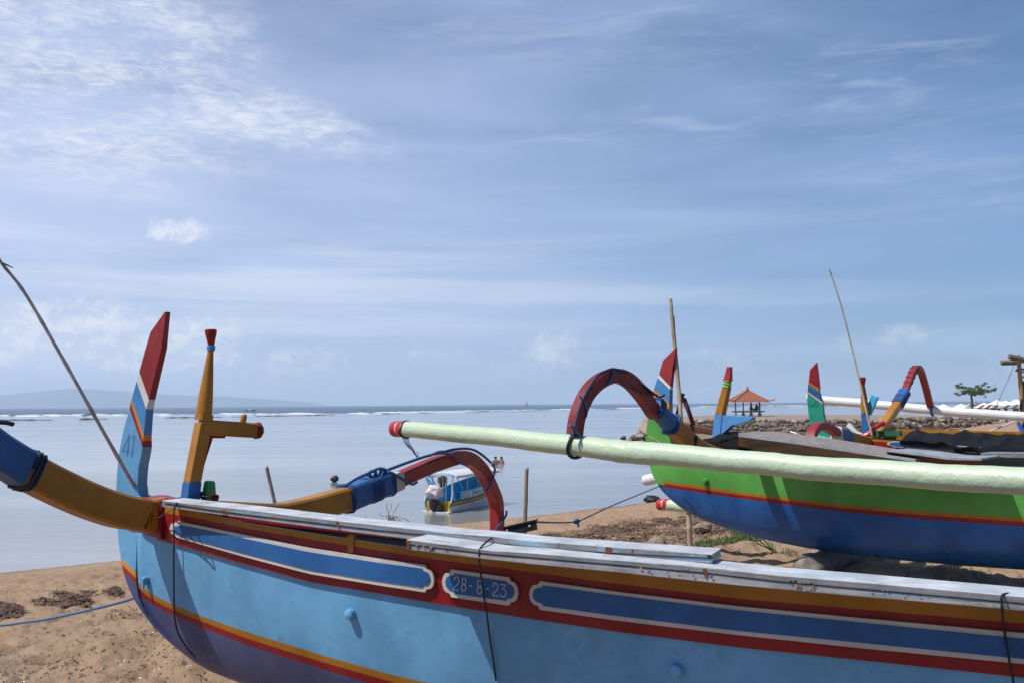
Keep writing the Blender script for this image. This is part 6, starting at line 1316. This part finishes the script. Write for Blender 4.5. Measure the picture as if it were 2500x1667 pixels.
def grass():
    V = []; Fq = []; spots = [(1830, 1318, 40, 8, 2), (1770, 1322, 36, 8, 2), (1730, 1330, 34, 8, 1.5), (1690, 1342, 40, 7, 1), (1810, 1304, 26, 8, 1.6), (1860, 1311, 40, 6, .8), (1620, 1348, 50, 4, .4), (1925, 1352, 26, 4, .35), (2300, 1400, 120, 8, .25)]
    wts = np.array([s[4] for s in spots]); wts = wts / wts.sum(); ca = [(ground(s[0], s[1], False), ground(s[0] + s[2], s[1], False), ground(s[0], s[1] - s[3], False)) for s in spots]
    for _ in range(3600):
        k_ = rng.choice(len(spots), p=wts); c, ex, ey = ca[k_]; a_ = rng.random() * 6.283; r_ = math.sqrt(rng.random()); q = c + (ex - c) * math.cos(a_) * r_ + (ey - c) * math.sin(a_) * r_
        h = rng.uniform(.03, .10) * (1.2 - r_ * .6); a2 = rng.random() * 6.283; bend = h * rng.uniform(.2, .9); w_ = .0035; z = th(q.x, q.y); b0 = len(V); dx, dy = math.cos(a2), math.sin(a2); sx, sy = -dy * w_, dx * w_
        V += [(q.x - sx, q.y - sy, z - .01), (q.x + sx, q.y + sy, z - .01), (q.x + dx * bend * .35 + sx, q.y + dy * bend * .35 + sy, z + h * .7), (q.x + dx * bend * .35 - sx, q.y + dy * bend * .35 - sy, z + h * .7), (q.x + dx * bend, q.y + dy * bend, z + h)]
        Fq += [(b0, b0 + 1, b0 + 2, b0 + 3), (b0 + 3, b0 + 2, b0 + 4, b0 + 4)]
    me = bpy.data.meshes.new('beach_grass'); me.from_pydata(V, [], [f if f[2] != f[3] else f[:3] for f in Fq]); me.materials.append(M['grass']); o = bpy.data.objects.new('beach_grass', me); COL.objects.link(o); tag(o, 'patch of short green beach grass on the sand under the green hull', kind='stuff')
grass()
# dry twiggy weed behind the planks
def twig_plant(px, py, pts, label, mat=None):
    b = ground(px, py, False); root = thing('dry_weed', b, label, 'plant'); g = MB()
    for L_ in pts: g.tube(smooth_path([b] + [P(x_, y_, b.y) for x_, y_ in L_], 3), .006 if b.y > 14 else .004, 5)
    g.build('stems', mat or M['twig'], root)
b0 = P(952, 1275, 12.0)
def weed_at(c, D_, label, specs, r):
    b = P(*c, D_); b.z = min(b.z, th(b.x, b.y, False)); root = thing('dry_weed', b, label, 'plant'); g = MB()
    for L_ in specs: g.tube(smooth_path([P(c[0], c[1] + 12, D_)] + [P(x_, y_, D_ + random.uniform(-.15, .15)) for x_, y_ in L_], 3), r, 5)
    for _ in range(26):
        x_, y_ = c[0] + random.gauss(0, 10), c[1] - random.uniform(0, 16); g.tube([P(x_, y_ + 4, D_), P(x_ + random.gauss(0, 3), y_ - random.uniform(2, 8), D_)], r * .9, 4)
    g.tube([P(c[0], c[1] + 12, D_), b - Vector((0, 0, .05))], r * 2, 5); g.build('stems', M['twig'], root)
weed_at((955, 1275), 11.5, 'dry leafless weed with fine twigs sticking up behind the planks', [[(950, 1258), (944, 1240), (946, 1226)], [(958, 1255), (966, 1243), (974, 1228)], [(952, 1262), (934, 1260), (926, 1252)], [(905, 1268), (893, 1262), (891, 1256)], [(960, 1260), (985, 1265), (1000, 1272)], [(948, 1256), (955, 1238), (957, 1228)]], .0035)
def stick(label, pts, D_, r, mat, name='stick', cat='stick'): g = MB(); g.tube(smooth_path([P(x_, y_, d_) for x_, y_, d_ in pts], 4), r, 7); return tag(g.build(name, mat, None, smooth=True), label, cat)
def gstick(label, pts, r, mat, lift=.02, name='stick', cat='stick', sm=3):
    q = [ground(x_, y_) + Vector((0, 0, l_)) for x_, y_, l_ in pts]; g = MB(); g.tube(smooth_path(q, sm), r, 6); return tag(g.build(name, mat, None, smooth=True), label, cat)
gstick('long pale stick lying across the seaweed behind the bamboo post', [(1614, 1301, .03), (1650, 1297, .05), (1700, 1295, .05), (1725, 1292, .06)], .022, M['bamboo_pale']); gstick('grey stick lying on the sand beside the planks and the post foot', [(1680, 1345, .02), (1710, 1338, .03), (1745, 1333, .03)], .012, M['drift'])
c = ground(1716, 1304); rock('driftwood_block', c + Vector((0, 0, .06)), (.15, .07, .07), M['drift'], 'chunky brown driftwood block lying right of the bamboo post', 'driftwood', seed=12, rz=.4)
c = ground(1604, 1335); rock('coconut_husk', c + Vector((0, 0, .05)), (.12, .10, .10), M['drift'], 'brown coconut husk on the sand just above the plank end', 'husk', seed=14); c = ground(1592, 1333); rock('shell_lump', c + Vector((0, 0, .02)), (.06, .04, .04), M['stone2'], 'pale lump of coral beside the coconut husk', 'coral', seed=15)
c = ground(1755, 1276); rock('yellow_rag', c + Vector((0, 0, .03)), (.16, .12, .06), flat('yellow_scrap', (.50, .32, .10), .8, 9), 'crumpled yellow scrap on the sand below the green hull', 'rag', seed=17)
for i, (px, py, tip) in enumerate(((1890, 1352, [(1884, 1340), (1878, 1328), (1860, 1316)]), (1810, 1352, [(1806, 1344), (1802, 1340)]))):
    b = ground(px, py); root = thing('beach_shoot', b, ['green shoot of narrow leaves growing in the sand right of the grass', 'tiny dark sprout alone on the sand'][i], 'plant'); g = MB()
    for k_ in range(6 if i == 0 else 2):
        g.tube(smooth_path([b, P(tip[0][0] + k_ * 3 - 5, tip[0][1] + k_, b.y), P(tip[-1][0] + k_ * 9 - 14, tip[-1][1] + abs(k_ - 2) * 4, b.y + random.uniform(-.2, .2))], 3), .007, 4)
    g.build('leaves', M['grass'], root)
